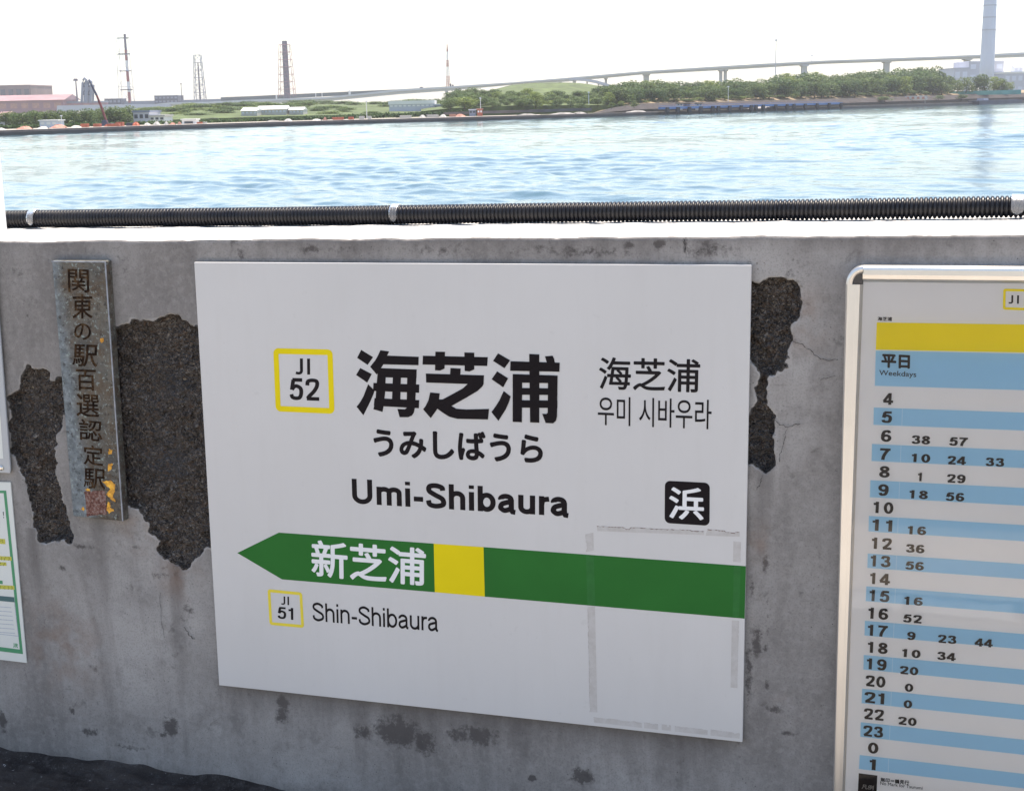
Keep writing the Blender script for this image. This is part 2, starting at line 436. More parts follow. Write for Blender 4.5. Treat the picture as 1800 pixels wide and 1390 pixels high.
def z5(l, s=2.317, o=(0, 400)): return [W(o[0] + a / s, o[1] + b / s) for a, b in l]
SPALL = [
 z5([(440,400),(465,402),(520,395),(545,385),(560,380),(600,381),(622,387),(640,366),(664,358),(690,350),(715,352),(735,364),(750,375),(775,388),(800,395),(860,398),(860,1312),(845,1302),(828,1308),(810,1320),(795,1345),(785,1362),(770,1385),(745,1388),(725,1376),(710,1355),(690,1352),(668,1345),(650,1330),(638,1310),(640,1280),(620,1255),(608,1240),(600,1215),(588,1195),(582,1172),(560,1157),(540,1140),(515,1130),(480,1130)]),
 z5([(112,565),(122,566),(130,576),(150,574),(168,580),(190,590),(205,615),(240,610),(300,612),(300,755),(252,765),(248,800),(245,830),(228,850),(236,885),(220,900),(225,960),(235,1020),(250,1080),(262,1130),(265,1160),(280,1210),(291,1248),(288,1280),(262,1272),(240,1277),(210,1270),(185,1281),(165,1274),(150,1250),(140,1215),(132,1160),(130,1130),(118,1090),(110,1050),(102,1025),(88,1000),(75,970),(62,945),(52,915),(50,870),(42,835),(40,790),(46,755),(43,720),(38,692),(55,678),(75,668),(80,640),(85,615),(98,600),(104,590)]),
 z5([(50,130),(100,126),(120,115),(155,110),(190,98),(215,100),(240,110),(262,122),(300,119),(322,123),(345,140),(355,160),(352,190),(356,230),(352,280),(346,340),(336,372),(330,400),(318,440),(318,480),(308,530),(306,565),(285,610),(278,635),(258,652),(220,655),(203,672),(198,690),(180,692),(183,730),(180,760),(170,800),(160,835),(164,868),(180,885),(195,905),(205,935),(216,955),(208,990),(212,1040),(208,1070),(216,1100),(209,1150),(208,1180),(216,1225),(206,1256),(188,1272),(150,1279),(128,1268),(105,1264),(78,1246),(60,1236),(20,1230),(20,965),(60,952),(78,925),(90,900),(105,875),(122,855),(117,820),(106,790),(104,765),(112,725),(122,690),(112,672),(98,648),(75,628),(60,618),(20,618)], 3.475, (1300, 460)),
 z5([(1500,435),(1530,430),(1575,428),(1585,436),(1580,447),(1545,450),(1520,458),(1498,460)], 3.0, (0, 0)),
]
ZT0, ZT1 = W(0, 425), W(1800, 413)
def ztop(u): return ZT0[1] + (ZT1[1] - ZT0[1]) / (ZT1[0] - ZT0[0]) * (u - ZT0[0])
WALL_T = .52

def build_wall():
    u0, u1, z0 = -2.70, 1.15, -.12
    us = np.arange(u0, u1, .0036); nv = 400
    rng = np.random.default_rng(3)
    edge = np.convolve(rng.normal(0, 1, len(us) + 60), np.hanning(40), 'same')[30:-30] * .0002
    edge += np.convolve(rng.normal(0, 1, len(us) + 20), np.hanning(8), 'same')[10:-10] * .0003
    tt = np.linspace(0, 1, nv)
    top = ztop(us) + edge
    U = np.repeat(us[:, None], nv, 1); Z = z0 + (top[:, None] - z0) * tt[None]
    P = np.stack([U.ravel(), Z.ravel()], -1)
    sd = np.full(len(P), -.05)
    for poly in SPALL:
        pl = np.array(poly); lo, hi = pl.min(0) - .05, pl.max(0) + .05
        m = np.all((P > lo) & (P < hi), 1)
        sd[m] = np.maximum(sd[m], np.clip(sdist(P[m], poly), -.05, .05))
    # value noise for relief
    def vn(sc, seed):
        g = np.random.default_rng(seed).random((int((u1 - u0) / sc) + 4, int(1.7 / sc) + 4))
        a = (P[:, 0] - u0) / sc; b = (P[:, 1] - z0) / sc
        i, j = a.astype(int), b.astype(int); fa, fb = a - i, b - j
        fa = fa * fa * (3 - 2 * fa); fb = fb * fb * (3 - 2 * fb)
        return (g[i, j] * (1 - fa) + g[i + 1, j] * fa) * (1 - fb) + (g[i, j + 1] * (1 - fa) + g[i + 1, j + 1] * fa) * fb - .5
    sd = sd + np.where(sd > -.045, vn(.022, 11) * .013 + vn(.009, 12) * .007, 0)
    depth = np.clip(sd / .0045, 0, 1) * (.017 + .014 * vn(.034, 1) + .011 * vn(.012, 2)) + np.clip(sd, 0, .05) * .16
    wob = .004 * vn(.22, 4) + .0012 * vn(.05, 5)
    # rounded upper arris
    dt = np.repeat(top[:, None], nv, 1).ravel() - P[:, 1]
    rnd = np.where(dt < .0035, .0035 - np.sqrt(np.maximum(0, .0035 ** 2 - (.0035 - dt) ** 2)), 0)
    Yc = wob + depth + rnd
    stain = np.zeros(len(P))
    for x, y, rx, ry, s in [(1105,431,9,6,1),(1161,430,11,6,1),(700,1285,42,26,1),(745,1305,20,22,.9),(640,1285,18,14,.8),(840,1292,34,18,.9),(800,1290,20,14,.7),
                            (497,1243,12,26,.9),(493,1262,10,14,.7),(302,1277,14,18,1),(288,1290,8,6,.7),(1025,1365,18,14,1),(936,1367,8,6,.9),(260,885,6,5,0),
                            (158,1285,22,8,.75),(225,1313,30,6,.7),(5,1265,9,20,1),(128,1250,6,7,.8),(310,1005,10,20,.55),(330,1075,18,40,.5),(170,1175,16,14,.5),(108,998,8,6,.8),
                            (1330,1130,8,22,.9),(1316,1180,6,50,.8),(1345,990,5,14,.8),(1322,1035,5,10,.8),(1350,1090,3,40,.5),(1360,1245,14,6,.7),(1386,1288,14,5,.7),(1348,1205,4,8,.8),
                            (1345,1140,4,10,.6),(545,437,22,10,.6),(610,440,40,10,.5),(760,440,60,9,.55),(1000,440,120,10,.55),(1240,437,50,16,.6),(1205,432,4,14,.7),(1262,440,30,10,.6),(420,440,20,26,.5),
                            (1400,505,22,50,.5),(1325,505,20,12,.5),(1385,600,14,20,.4),(280,1012,20,10,.6),(215,470,14,30,.4),(55,560,20,26,.4),(30,480,30,30,.35),(140,960,30,8,.6),(240,962,14,6,.6)]:
        c = W(x, y); ex = rx * 1.18 / 850; ez = ry * 1.18 / 850
        stain = np.maximum(stain, s * np.exp(-((P[:, 0] - c[0]) / ex) ** 2 * .7 - ((P[:, 1] - c[1]) / ez) ** 2 * .7))
    drip = np.zeros(len(P)); rust = np.zeros(len(P))
    # grime under the sign's lower edge, at the coping and along the foot
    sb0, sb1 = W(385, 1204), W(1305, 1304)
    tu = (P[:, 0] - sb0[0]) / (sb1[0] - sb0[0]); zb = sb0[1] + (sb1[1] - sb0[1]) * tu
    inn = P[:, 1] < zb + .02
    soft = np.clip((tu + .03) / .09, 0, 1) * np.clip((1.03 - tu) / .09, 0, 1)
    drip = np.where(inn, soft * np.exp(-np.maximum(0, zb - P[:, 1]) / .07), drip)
    drip = np.maximum(drip, .8 * np.exp(-np.maximum(0, dt) / .03) * (P[:, 0] > -1.45))
    drip = np.maximum(drip, .45 * np.exp(-np.maximum(0, dt) / .02))
    drip = np.maximum(drip, .75 * np.exp(-np.maximum(0, P[:, 1] - .0) / .03))
    for x, y, hl in [(310, 1010, .5), (175, 930, .25), (1345, 840, .12), (1490, 1000, .5), (60, 950, .3)]:
        c = W(x, y); drip = np.maximum(drip, .8 * np.exp(-((P[:, 0] - c[0]) / .025) ** 2) * np.exp(-np.maximum(0, c[1] - P[:, 1]) / hl) * (P[:, 1] < c[1] + .03))
    for x, y, rr in [(310, 1010, .06), (110, 1130, .12), (1400, 560, .06), (1330, 950, .04), (1390, 1240, .03), (250, 930, .06)]:
        c = W(x, y); rust = np.maximum(rust, np.exp(-((P[:, 0] - c[0]) ** 2 + (P[:, 1] - c[1]) ** 2) / rr ** 2))
    nu = len(us)
    co = np.stack([P[:, 0], Yc, P[:, 1]], -1)
    i = np.arange(nu * nv).reshape(nu, nv)
    q = np.stack([i[:-1, :-1], i[1:, :-1], i[1:, 1:], i[:-1, 1:]], -1).reshape(-1, 4)
    me = bpy.data.meshes.new('face')
    me.vertices.add(len(co)); me.vertices.foreach_set('co', co.ravel())
    me.loops.add(q.size); me.loops.foreach_set('vertex_index', q.ravel().astype(np.int32))
    me.polygons.add(len(q)); me.polygons.foreach_set('loop_start', np.arange(0, q.size, 4))
    me.polygons.foreach_set('use_smooth', np.ones(len(q), bool))
    me.update(calc_edges=True)
    for nm, val in (('spall', sd), ('stain', stain), ('drip', drip), ('rust', rust)):
        a = me.attributes.new(nm, 'FLOAT', 'POINT'); a.data.foreach_set('value', val.astype(np.float32))
    me.materials.append(MAT['concrete'])
    t = thing('sea_wall', (-1, .2, 0), 'long weathered grey concrete sea wall with spalled dark patches and sunlit flat top', 'wall')
    o = bpy.data.objects.new('wall_face', me); COL.objects.link(o); o.parent = t; o.matrix_parent_inverse = Matrix.Translation((1, -.2, 0))
    # coping top, ends and back
    mb = MB(); ys = [.0035, .05, .12, .2, .3, .4, WALL_T]
    sel = list(range(0, nu, 6)) + [nu - 1]
    rows = []
    for y in ys:
        rows.append([(us[k], y, top[k] + (0 if y < .02 else .0006 * math.sin(k * .7 + y * 40))) for k in sel])
    mb.loft(rows)
    mb.build('coping', MAT['top'], t, smooth=True)
    for a, b in ((-14, us[0]), (us[-1], 12)):
        A, B = ztop(a), ztop(b); mb = MB()
        mb.add([(a, 0.002, -.12), (b, .002, -.12), (b, .002, B), (a, .002, A)], [(0, 1, 2, 3)])
        o = mb.build('wall_face', MAT['concrete'], t)
        q = o.data.attributes.new('spall', 'FLOAT', 'POINT'); q.data.foreach_set('value', np.full(4, -.05, np.float32))
    mb = MB()
    for a, b in ((-14, us[0]), (us[-1], 12)):
        A, B = ztop(a), ztop(b)
        mb.add([(a, .002, A), (b, .002, B), (b, WALL_T, B), (a, WALL_T, A)], [(0, 1, 2, 3)])
    mb.poly([(-14, WALL_T, -4), (12, WALL_T, -4), (12, WALL_T, ztop(12)), (-14, WALL_T, ztop(-14))])
    for a in (-14, 12):
        mb.poly([(a, .002, -.12), (a, WALL_T, -.12), (a, WALL_T, ztop(a)), (a, .002, ztop(a))])
    mb.build('wall_run', MAT['top'], t)
    # hairline cracks
    rr = random.Random(5)
    def crack(px, wd):
        pts = []
        for (ax, ay), (bx, by) in zip(px, px[1:]):
            for k in range(5):
                f = k / 5; pts.append(W(ax + (bx - ax) * f + rr.uniform(-1.5, 1.5), ay + (by - ay) * f + rr.uniform(-1.5, 1.5)))
        m = MB()
        for k in range(len(pts) - 1):
            a, b = pts[k], pts[k + 1]; d = b - a; nrm = np.array([-d[1], d[0]]) / (np.hypot(*d) + 1e-9)
            wa, wb = wd * rr.uniform(.3, 1), wd * rr.uniform(.3, 1)
            m.poly([(a[0] - nrm[0] * wa, -.0042, a[1] - nrm[1] * wa), (b[0] - nrm[0] * wb, -.0042, b[1] - nrm[1] * wb), (b[0] + nrm[0] * wb, -.0042, b[1] + nrm[1] * wb), (a[0] + nrm[0] * wa, -.0042, a[1] + nrm[1] * wa)])
        m.build('crack', MAT['crack'], t)
    crack([(1393,598),(1410,605),(1422,614),(1440,628),(1462,633),(1478,630)], .0009)
    crack([(1361,737),(1372,745),(1385,750),(1395,746),(1408,743)], .0008)
    crack([(1383,752),(1378,775),(1372,798),(1370,815)], .0008)
    crack([(1330,860),(1338,845),(1341,832)], .0008)
    crack([(1203,420),(1205,432),(1204,448)], .0012)
    crack([(325,1100),(333,1112),(345,1125)], .0012)
    crack([(290,1120),(285,1080),(283,1030)], .0006)
    crack([(1470,660),(1452,664),(1440,667)], .0006)
    return t
build_wall()

# ------------------------------------------------------------------ platform ground
def build_ground():
    mb = MB(); rng = random.Random(2)
    xs = np.linspace(-3.6, 1.2, 420); ys = np.concatenate([np.linspace(.03, -.14, 36), np.linspace(-.144, -.50, 40)])
    g = np.random.default_rng(8).normal(0, 1, (420, 76))
    ker = np.hanning(9); 
    g = np.apply_along_axis(lambda r: np.convolve(r, ker, 'same'), 0, g); g = np.apply_along_axis(lambda r: np.convolve(r, ker, 'same'), 1, g)
    g /= g.std()
    edge = np.convolve(np.random.default_rng(9).normal(0, 1, 460), np.hanning(13), 'same')[20:440]; edge /= edge.std()
    rows = []
    for j, y in enumerate(ys):
        fil = math.exp(min(0, y + .0) / .045)
        rows.append([(x, y, -.006 + .0036 * g[i, j] + (fil * (.010 + .0055 * edge[i]) + .010 * math.exp(-((x + 1.85) / .2) ** 2) * fil) - .012 * (x > -1.45) * fil) for i, x in enumerate(xs)])
    mb.loft(rows)
    struct(mb.build('platform', MAT['asphalt'], smooth=True))
    mb = MB(); mb.poly([(-60, .03, -.03), (-60, -60, -.03), (60, -60, -.03), (60, .03, -.03)])
    struct(mb.build('ground', MAT['plat']))
    mb = MB(); mb.poly([(-14, -1.86, -.022), (-14, -2.62, -.022), (12, -2.62, -.022), (12, -1.86, -.022)])
    struct(mb.build('pavement', MAT['pave']))
    # worn painted line with ragged edges
    mb = MB(); r2 = random.Random(4); x = -4.0
    while x < 4:
        L = r2.uniform(.06, .3); y0 = -1.70 + r2.uniform(-.03, .03); y1 = -1.84 + r2.uniform(-.02, .02); n = 7
        a = [(x + L * k / n, y0 + r2.uniform(-.012, .012), -.018) for k in range(n + 1)]
        b = [(x + L * k / n, y1 + r2.uniform(-.012, .012), -.018) for k in range(n, -1, -1)]
        mb.poly(a + b); x += L + r2.uniform(.005, .04)
    struct(mb.build('road_marking', MAT['line']))
build_ground()

# ------------------------------------------------------------------ lettering
def arc(cx, cy, rx, ry, a0, a1, n=14):
    return [(cx + rx * math.cos(R(a0 + (a1 - a0) * k / n)), cy + ry * math.sin(R(a0 + (a1 - a0) * k / n))) for k in range(n + 1)]
def spl(pts, n=8):
    p = [np.array(q, float) for q in pts]; p = [2 * p[0] - p[1]] + p + [2 * p[-1] - p[-2]]; out = []
    for i in range(1, len(p) - 2):
        for k in range(n):
            t = k / n; a, b, c, d = p[i - 1:i + 3]
            out.append(tuple(.5 * ((2 * b) + (c - a) * t + (2 * a - 5 * b + 4 * c - d) * t * t + (3 * b - a - 3 * c + d) * t ** 3)))
    return out + [tuple(p[-2])]
def glyph(ch, t):
    h = t / 2; xh = .735
    if ch == 'U':
        Wd = .80; r = Wd / 2 - h
        return Wd + .17, [[(h, 1), (h, .34)] + arc(Wd / 2, .34, r, .34 - h + .01, 180, 360) + [(Wd - h, .34), (Wd - h, 1)]]
    if ch in 'nh':
        Wd = .62; r = Wd / 2 - h
        return Wd + .14, [[(h, 0), (h, xh if ch == 'n' else 1)], [(h, .30)] + arc(Wd / 2, xh - .27, r, .27 - h + .01, 180, 0) + [(Wd - h, xh - .27), (Wd - h, 0)]]
    if ch == 'm':
        Wd = .98; r = (Wd / 2 - h) / 2; s = [[(h, 0), (h, xh)]]
        for c in (h + r, Wd / 2 + r):
            s.append([(c - r, .3)] + arc(c, xh - .22, r, .22 - h + .01, 180, 0) + [(c + r, xh - .22), (c + r, 0)])
        return Wd + .14, s
    if ch == 'u':
        Wd = .62; r = Wd / 2 - h
        return Wd + .14, [[(Wd - h, 0), (Wd - h, xh)], [(h, xh), (h, .27)] + arc(Wd / 2, .27, r, .27 - h + .01, 180, 360) + [(Wd - h, .3)]]
    if ch == 'i': return t + .14, [[(h, 0), (h, xh)], [(h, .86), (h, 1)]]
    if ch == 'l': return t + .14, [[(h, 0), (h, 1)]]
    if ch == '-': return .36 + .10, [[(0, .33), (.36, .33)]]
    if ch == 'S':
        Wd = .78
        return Wd + .11, [spl([(Wd - h - .03, .72), (Wd - h - .06, .84), (Wd * .5, 1.005 - h), (h + .06, .86), (h + .05, .68), (Wd * .5, .525), (Wd - h - .04, .38), (Wd - h - .02, .17), (Wd * .5, h - .005), (h + .06, .15), (h + .01, .31)])]
    if ch == 'b':
        Wd = .66
        return Wd + .10, [[(h, 0), (h, 1)], arc(Wd / 2 + .01, xh / 2, Wd / 2 - h, xh / 2 - h + .01, 0, 360, 32)]
    if ch == 'a':
        Wd = .62
        return Wd + .13, [[(h + .01, .52)] + arc(Wd / 2 - .02, .52, Wd / 2 - h - .02, xh - h - .51, 170, 0) + [(Wd - h - .03, .5), (Wd - h - .03, .12), (Wd - h + .01, .05), (Wd + .02, .035)],
                          spl([(Wd - h - .03, .45), (Wd * .5, .40), (h + .05, .33), (h, .2), (h + .06, h + .03), (Wd * .42, h - .01), (Wd - h - .06, .17), (Wd - h - .03, .3)])]
    if ch == 'r': return .36 + .07, [[(h, 0), (h, xh)], [(h, .38), (h + .02, .52)] + spl([(h + .05, .58), (h + .12, xh - h - .03), (.37, xh - h - .005)])]
    if ch == 'J': return .40 + .17, [[(.40 - h, 1), (.40 - h, .22)] + spl([(.40 - h, .2), (.40 - h - .06, h + .02), (.15, h - .01), (.0, h + .02)])]
    if ch == 'I': return t + .17, [[(h, 0), (h, 1)]]
    if ch == 'R': return .74, [[(h, 0), (h, 1)], [(h, 1 - h), (.36, 1 - h)] + arc(.36, .73, .26 - h + .06, .27 - h, 90, -90) + [(h, .46 + h)], [(.36, .46), (.62, 0)]]
    Wd = .58; A = .68
    if ch == '0': return A, [arc(Wd / 2, .5, Wd / 2 - h, .5 - h + .01, 0, 360, 36)]
    if ch == '1': return A, [[(.36 - h + .02, 0), (.36 - h + .02, 1)], [(.36 - h, .80), (.06, .80 - .01)]]
    if ch == '2': return A, [spl([(h, .68), (h + .03, .86), (Wd / 2, 1 - h), (Wd - h - .02, .87), (Wd - h - .01, .66), (Wd * .62, .42), (h + .08, .20), (h + .01, h)]) , [(h - .03, h), (Wd, h)]]
    if ch == '3': return A, [spl([(h, .72), (h + .05, .88), (Wd / 2, 1 - h), (Wd - h - .04, .87), (Wd - h - .05, .66), (Wd * .62, .54), (Wd * .40, .535)]), spl([(Wd * .40, .535), (Wd * .66, .51), (Wd - h, .38), (Wd - h - .01, .17), (Wd / 2, h), (h + .05, .13), (h, .29)])]
    if ch == '4': return A, [[(Wd * .70, 0), (Wd * .70, 1)], [(Wd * .68, .96), (.03, .30)], [(-.01, .27), (Wd + .03, .27)]]
    if ch == '5': return A, [[(Wd - .03, 1 - h), (h + .05, 1 - h)], [(h + .09, 1 - h), (h + .02, .46)], spl([(h + .02, .47), (h + .12, .60), (Wd * .55, .635), (Wd - h - .02, .53), (Wd - h, .30), (Wd - h - .07, .12), (Wd * .45, h), (h + .04, .13), (h, .26)])]
    if ch == '6': return A, [arc(Wd / 2, .315, Wd / 2 - h, .325 - h, 0, 360, 30), spl([(Wd - h - .02, .76), (Wd - h - .08, .90), (Wd * .52, 1 - h), (h + .08, .85), (h + .005, .6), (h, .36)])]
    if ch == '7': return A, [[(0, 1 - h), (Wd, 1 - h)], spl([(Wd - h, .96), (Wd * .55, .62), (Wd * .36, .3), (Wd * .30, 0)])]
    if ch == '8': return A, [arc(Wd / 2, .275, Wd / 2 - h, .285 - h, 0, 360, 28), arc(Wd / 2, .745, Wd / 2 - h - .025, .255 - h, 0, 360, 28)]
    if ch == '9': return A, [arc(Wd / 2, .685, Wd / 2 - h, .325 - h, 0, 360, 30), spl([(h + .02, .24), (h + .08, .10), (Wd * .48, h), (Wd - h - .08, .15), (Wd - h - .005, .4), (Wd - h, .64)])]
    return .34, []
def ribbon(pts, t):
    p = [np.array(pts[0], float)]
    for q in pts[1:]:
        q = np.array(q, float)
        if np.hypot(*(q - p[-1])) > 1e-4: p.append(q)
    closed = np.hypot(*(p[0] - p[-1])) < 1e-3
    n = len(p); L, Rr = [], []
    for i in range(n):
        a = p[i] - p[i - 1] if i else (p[-1] - p[-2] if closed else p[1] - p[0])
        b = p[i + 1] - p[i] if i < n - 1 else (p[1] - p[0] if closed else p[-1] - p[-2])
        a = a / np.hypot(*a); b = b / np.hypot(*b); m = a + b
        m = m / (np.hypot(*m) + 1e-9); nn = np.array([-m[1], m[0]])
        k = 1 / max(.45, nn @ np.array([-a[1], a[0]]))
        L.append(p[i] + nn * t / 2 * k); Rr.append(p[i] - nn * t / 2 * k)
    return [(tuple(Rr[i]), tuple(Rr[i + 1]), tuple(L[i + 1]), tuple(L[i])) for i in range(n - 1)]
def strokes(s, t, space=0.0):
    """flat polygons (2D) for a line of own stroke lettering, cap height 1; list of layers"""
    x, layers = 0.0, []
    for ch in s:
        adv, ss = glyph(ch, t)
        for k, st in enumerate(ss):
            layers.append((k, [[(a + x, b) for a, b in q] for q in ribbon(st, t)]))
        x += adv + space
    return layers
_cache = {}
def fontmesh(s):
    if s not in _cache:
        c = bpy.data.curves.new('t', 'FONT'); c.body = s; c.resolution_u = 6
        o = bpy.data.objects.new('t', c); COL.objects.link(o)
        me = bpy.data.meshes.new_from_object(o.evaluated_get(bpy.context.evaluated_depsgraph_get()))
        _cache[s] = ([(v.co.x, v.co.y) for v in me.vertices], [tuple(p.vertices) for p in me.polygons])
        bpy.data.objects.remove(o); bpy.data.meshes.remove(me); bpy.data.curves.remove(c)
    return _cache[s]
def fontlayers(s, dil=0.0, n=8):
    v, f = fontmesh(s); polys = [[v[i] for i in q] for q in f]
    out = [(0, polys)]
    if dil:
        for k in range(n):
            dx, dy = dil * math.cos(2 * math.pi * k / n), dil * math.sin(2 * math.pi * k / n)
            out.append((k + 1, [[(a + dx, b + dy) for a, b in q] for q in polys]))
    return out
def put(name, layers, bl, br, tl, dep, m, parent, box=None, mb=None):
    """map 2D polygon layers so that their ink box lands on the parallelogram bl, br, tl (photo points on plane dep)"""
    if box is None:
        P = np.array([p for _, ps in layers for q in ps for p in q]); lo, hi = P.min(0), P.max(0)
        if lo[1] > -.12 and hi[1] < 1.12 and hi[1] > .9: lo[1], hi[1] = 0, 1
    else: lo, hi = np.array(box[0]), np.array(box[1])
    a, b, c = W(*bl, dep), W(*br, dep), W(*tl, dep)
    own = mb is None
    mb = mb or MB()
    for k, ps in layers:
        y = -dep - .0003 - k * 3e-5
        for q in ps:
            pts = []
            for p in q:
                f = (np.array(p) - lo) / (hi - lo); g = a + (b - a) * f[0] + (c - a) * f[1]; pts.append((g[0], y, g[1]))
            mb.poly(pts)
    return mb.build(name, m, parent) if own else mb

def flat(mb, px, dep, lift=.0002):
    mb.poly([(W(x, y, dep)[0], -dep - lift, W(x, y, dep)[1]) for x, y in px]); return mb
def slab(px, dep, thick):
    mb = MB(); pts = [W(x, y, dep) for x, y in px]
    return mb.prism([(p[0], -dep, p[1]) for p in pts], (0, thick, 0))
def rframe(px, dep, wd, rad, lift, rin=0.0):
    """rounded square ring: px = TL,TR,BR,BL photo corners"""
    P = [W(x, y, dep) for x, y in px]
    def rr(off, r):
        out = []
        for i in range(4):
            c, p, n = P[i], P[i - 1], P[(i + 1) % 4]
            e1 = (p - c) / np.hypot(*(p - c)); e2 = (n - c) / np.hypot(*(n - c))
            o = c + (e1 + e2) * (off + r)
            for k in range(7):
                a = math.pi / 2 * k / 6
                out.append(o - e2 * r * math.cos(a) - e1 * r * math.sin(a))
        return out
    A, B = rr(0, rad), rr(wd, max(rin, 1e-4)); mb = MB(); n = len(A); y = -dep - lift
    mb.add([(p[0], y, p[1]) for p in A] + [(p[0], y, p[1]) for p in B], [(i, (i + 1) % n, (i + 1) % n + n, i + n) for i in range(n)])
    return mb, [(p[0], y, p[1]) for p in A]

# ------------------------------------------------------------------ station name sign
SD = .013
def build_sign():
    c = W(820, 1250)
    t = thing('station_sign', (c[0], -SD, c[1]), 'large white station name sign with a green arrow band hung on the concrete wall', 'sign')
    slab([(341,461),(1321,466),(1305,1304),(385,1204)], SD, .007).build('panel', MAT['white'], t, bevel=.0012)
    for x, y in ((420, 500), (1270, 505), (440, 1165), (1255, 1255)):      # stand-off blocks behind the panel
        p = W(x, y, SD); mb = MB(); mb.box((p[0], -.002, p[1]), (.05, .0075, .05)); mb.build('bracket', MAT['metal'], t)
    o = (440, 580); s = 3.1034
    G = [
     [[(605,108),(670,148),(640,190),(583,152)]], [[(600,207),(663,240),(638,287),(577,245)]],
     [[(643,295),(678,330),(672,350),(655,390),(617,465),(580,418),(600,392),(618,360)]],
     [[(710,110),(758,117),(746,141),(726,188),(690,243),(654,200),(682,165),(697,138)]], [[(738,139),(919,146),(918,192),(725,187)]],
     [[(700,207),(908,215),(907,262),(696,257)]],
     [[(697,208),(741,210),(736,340),(728,412),(722,446),(672,432),(684,370),(690,290)]],
     [[(672,288),(922,297),(921,342),(670,332)]], [[(678,371),(922,382),(920,426),(674,413)]],
     [[(857,214),(908,215),(901,380),(899,420),(893,450),(882,466),(862,475),(815,475),(803,430),(844,432),(853,424)]],
     [[(778,256),(822,258),(818,415),(772,412)]],
     # second character
     [[(942,140),(1296,148),(1293,196),(940,188)]], [[(1010,118),(1063,119),(1060,210),(1036,221),(1008,219)]],
     [[(1168,122),(1222,124),(1222,215),(1196,226),(1170,223)]], [[(1092,207),(1148,210),(1146,246),(1090,244)]],
     [[(958,237),(1275,247),(1273,297),(960,286)]],
     [[(1190,290),(1273,292),(1268,306),(1240,332),(1180,368),(1092,417),(1060,424),(1038,384),(1100,351),(1160,318)]],
     [[(982,340),(1034,345),(1030,378),(1040,396),(1018,434),(985,480),(943,432),(958,412),(972,384)]],
     [[(1022,378),(1060,378),(1095,412),(1125,429),(1180,433),(1303,430),(1297,487),(1130,484),(1085,472),(1050,450),(1012,422)]],
     # third character
     [[(1352,127),(1418,165),(1387,208),(1325,168)]], [[(1347,225),(1407,263),(1380,312),(1317,268)]],
     [[(1383,332),(1421,362),(1412,392),(1394,432),(1354,495),(1316,447),(1340,414),(1360,382)]],
     [[(1420,170),(1688,178),(1687,227),(1418,222)]], [[(1608,143),(1650,140),(1658,158),(1664,190),(1622,190)]],
     [[(1522,130),(1577,133),(1577,505),(1527,503)]], [[(1432,240),(1484,242),(1482,502),(1432,500)]],
     [[(1440,240),(1676,248),(1676,290),(1440,286)]], [[(1440,315),(1676,318),(1676,354),(1440,352)]],
     [[(1440,382),(1676,384),(1676,425),(1440,422)]],
     [[(1625,246),(1677,248),(1674,470),(1668,494),(1652,508),(1612,506),(1593,456),(1616,457),(1623,450)]]]
    mb = MB()
    for k, ps in enumerate(G):
        for q in ps: flat(mb, [(o[0] + a / s, o[1] + b / s) for a, b in q], SD, .0003 + .00003 * k)
    mb.build('lettering', MAT['ink'], t)
    put('lettering', fontlayers('うみしばうら', .033), (657.5,802.5), (954.7,815), (655.3,751.5), SD, MAT['ink'], t)
    put('lettering', strokes('Umi-Shibaura', .194, -.004), (619.5,884.2), (999.8,907.6), (618.2,841), SD, MAT['ink'], t)
    put('lettering', fontlayers('海芝浦', .013), (1052.6,684.3), (1229.9,690), (1053.1,627.2), SD, MAT['ink_thin'], t)
    put('lettering', fontlayers('우미 시바우라', .004), (1051,746.5), (1250.4,754.5), (1051,696), SD, MAT['ink_thin'], t)
    # station code badge
    def badge(px, wd, rad, mat, a, abox, b, bbox, ta, tb):
        m, _ = rframe(px, SD, wd, rad, .0003, .001)
        f = m.build('code_badge', mat, t)
        put('lettering', strokes(a, ta, .06), *abox, SD, MAT['ink_thin'], f)
        put('lettering', strokes(b, tb), *bbox, SD, MAT['ink_thin'], f)
    badge([(480.3,611.8),(584.6,614.2),(588.2,727.3),(484.8,722.8)], .0125, .012, MAT['yellow'], 'JI', ((519.5,657.9),(545.3,658.4),(519.2,629.8)), '52', ((509.3,702.6),(561.5,704.4),(508.6,664)), .165, .165)
    badge([(470.3,1034.7),(531.1,1040.8),(534.7,1103.1),(473.9,1097.6)], .0070, .007, MAT['pale_yellow'], 'JI', ((494.4,1061.9),(508.3,1063),(494.2,1047.2)), '51', ((488.1,1086.4),(515.8,1089.0),(487.8,1065.6)), .165, .165)
    # area mark
    m, A = rframe([(1168.8,844.4),(1247.8,848.4),(1247.3,923.8),(1168.3,918.8)], SD, .01, .011, .0003)
    mb = MB().poly(A); f = mb.build('area_badge', MAT['ink'], t)
    put('lettering', fontlayers('浜', .020), (1175.8,911.6), (1237.2,914.8), (1176.4,855), SD + .0003, MAT['white_film'], f)
    # direction band
    mb = MB()
    flat(mb, [(417.2,971.4),(490.3,935.6),(762.5,955),(764.4,1040.3),(495.8,1017.8)], SD, .0003)
    flat(mb, [(850,961.1),(1311.2,994.6),(1309,1086.8),(852.2,1048.1)], SD, .0003)
    bd = mb.build('direction_band', MAT['green'], t)
    mb = MB(); flat(mb, [(762.5,955),(850,961.1),(852.2,1048.1),(764.4,1040.3)], SD, .0003); mb.build('route_block', MAT['yellow'], t)
    put('lettering', fontlayers('新芝浦', .019), (547.8,1012.6), (748.8,1029.6), (546.7,948), SD + .0003, MAT['white_film'], bd)
    put('lettering', strokes('Shin-Shibaura', .130, -.006), (550,1090.6), (770.3,1109.4), (548.9,1057.8), SD, MAT['ink_thin'], t)
    # residue of old tape round a removed notice
    rg = random.Random(11); o = (900, 900); s = 3.16
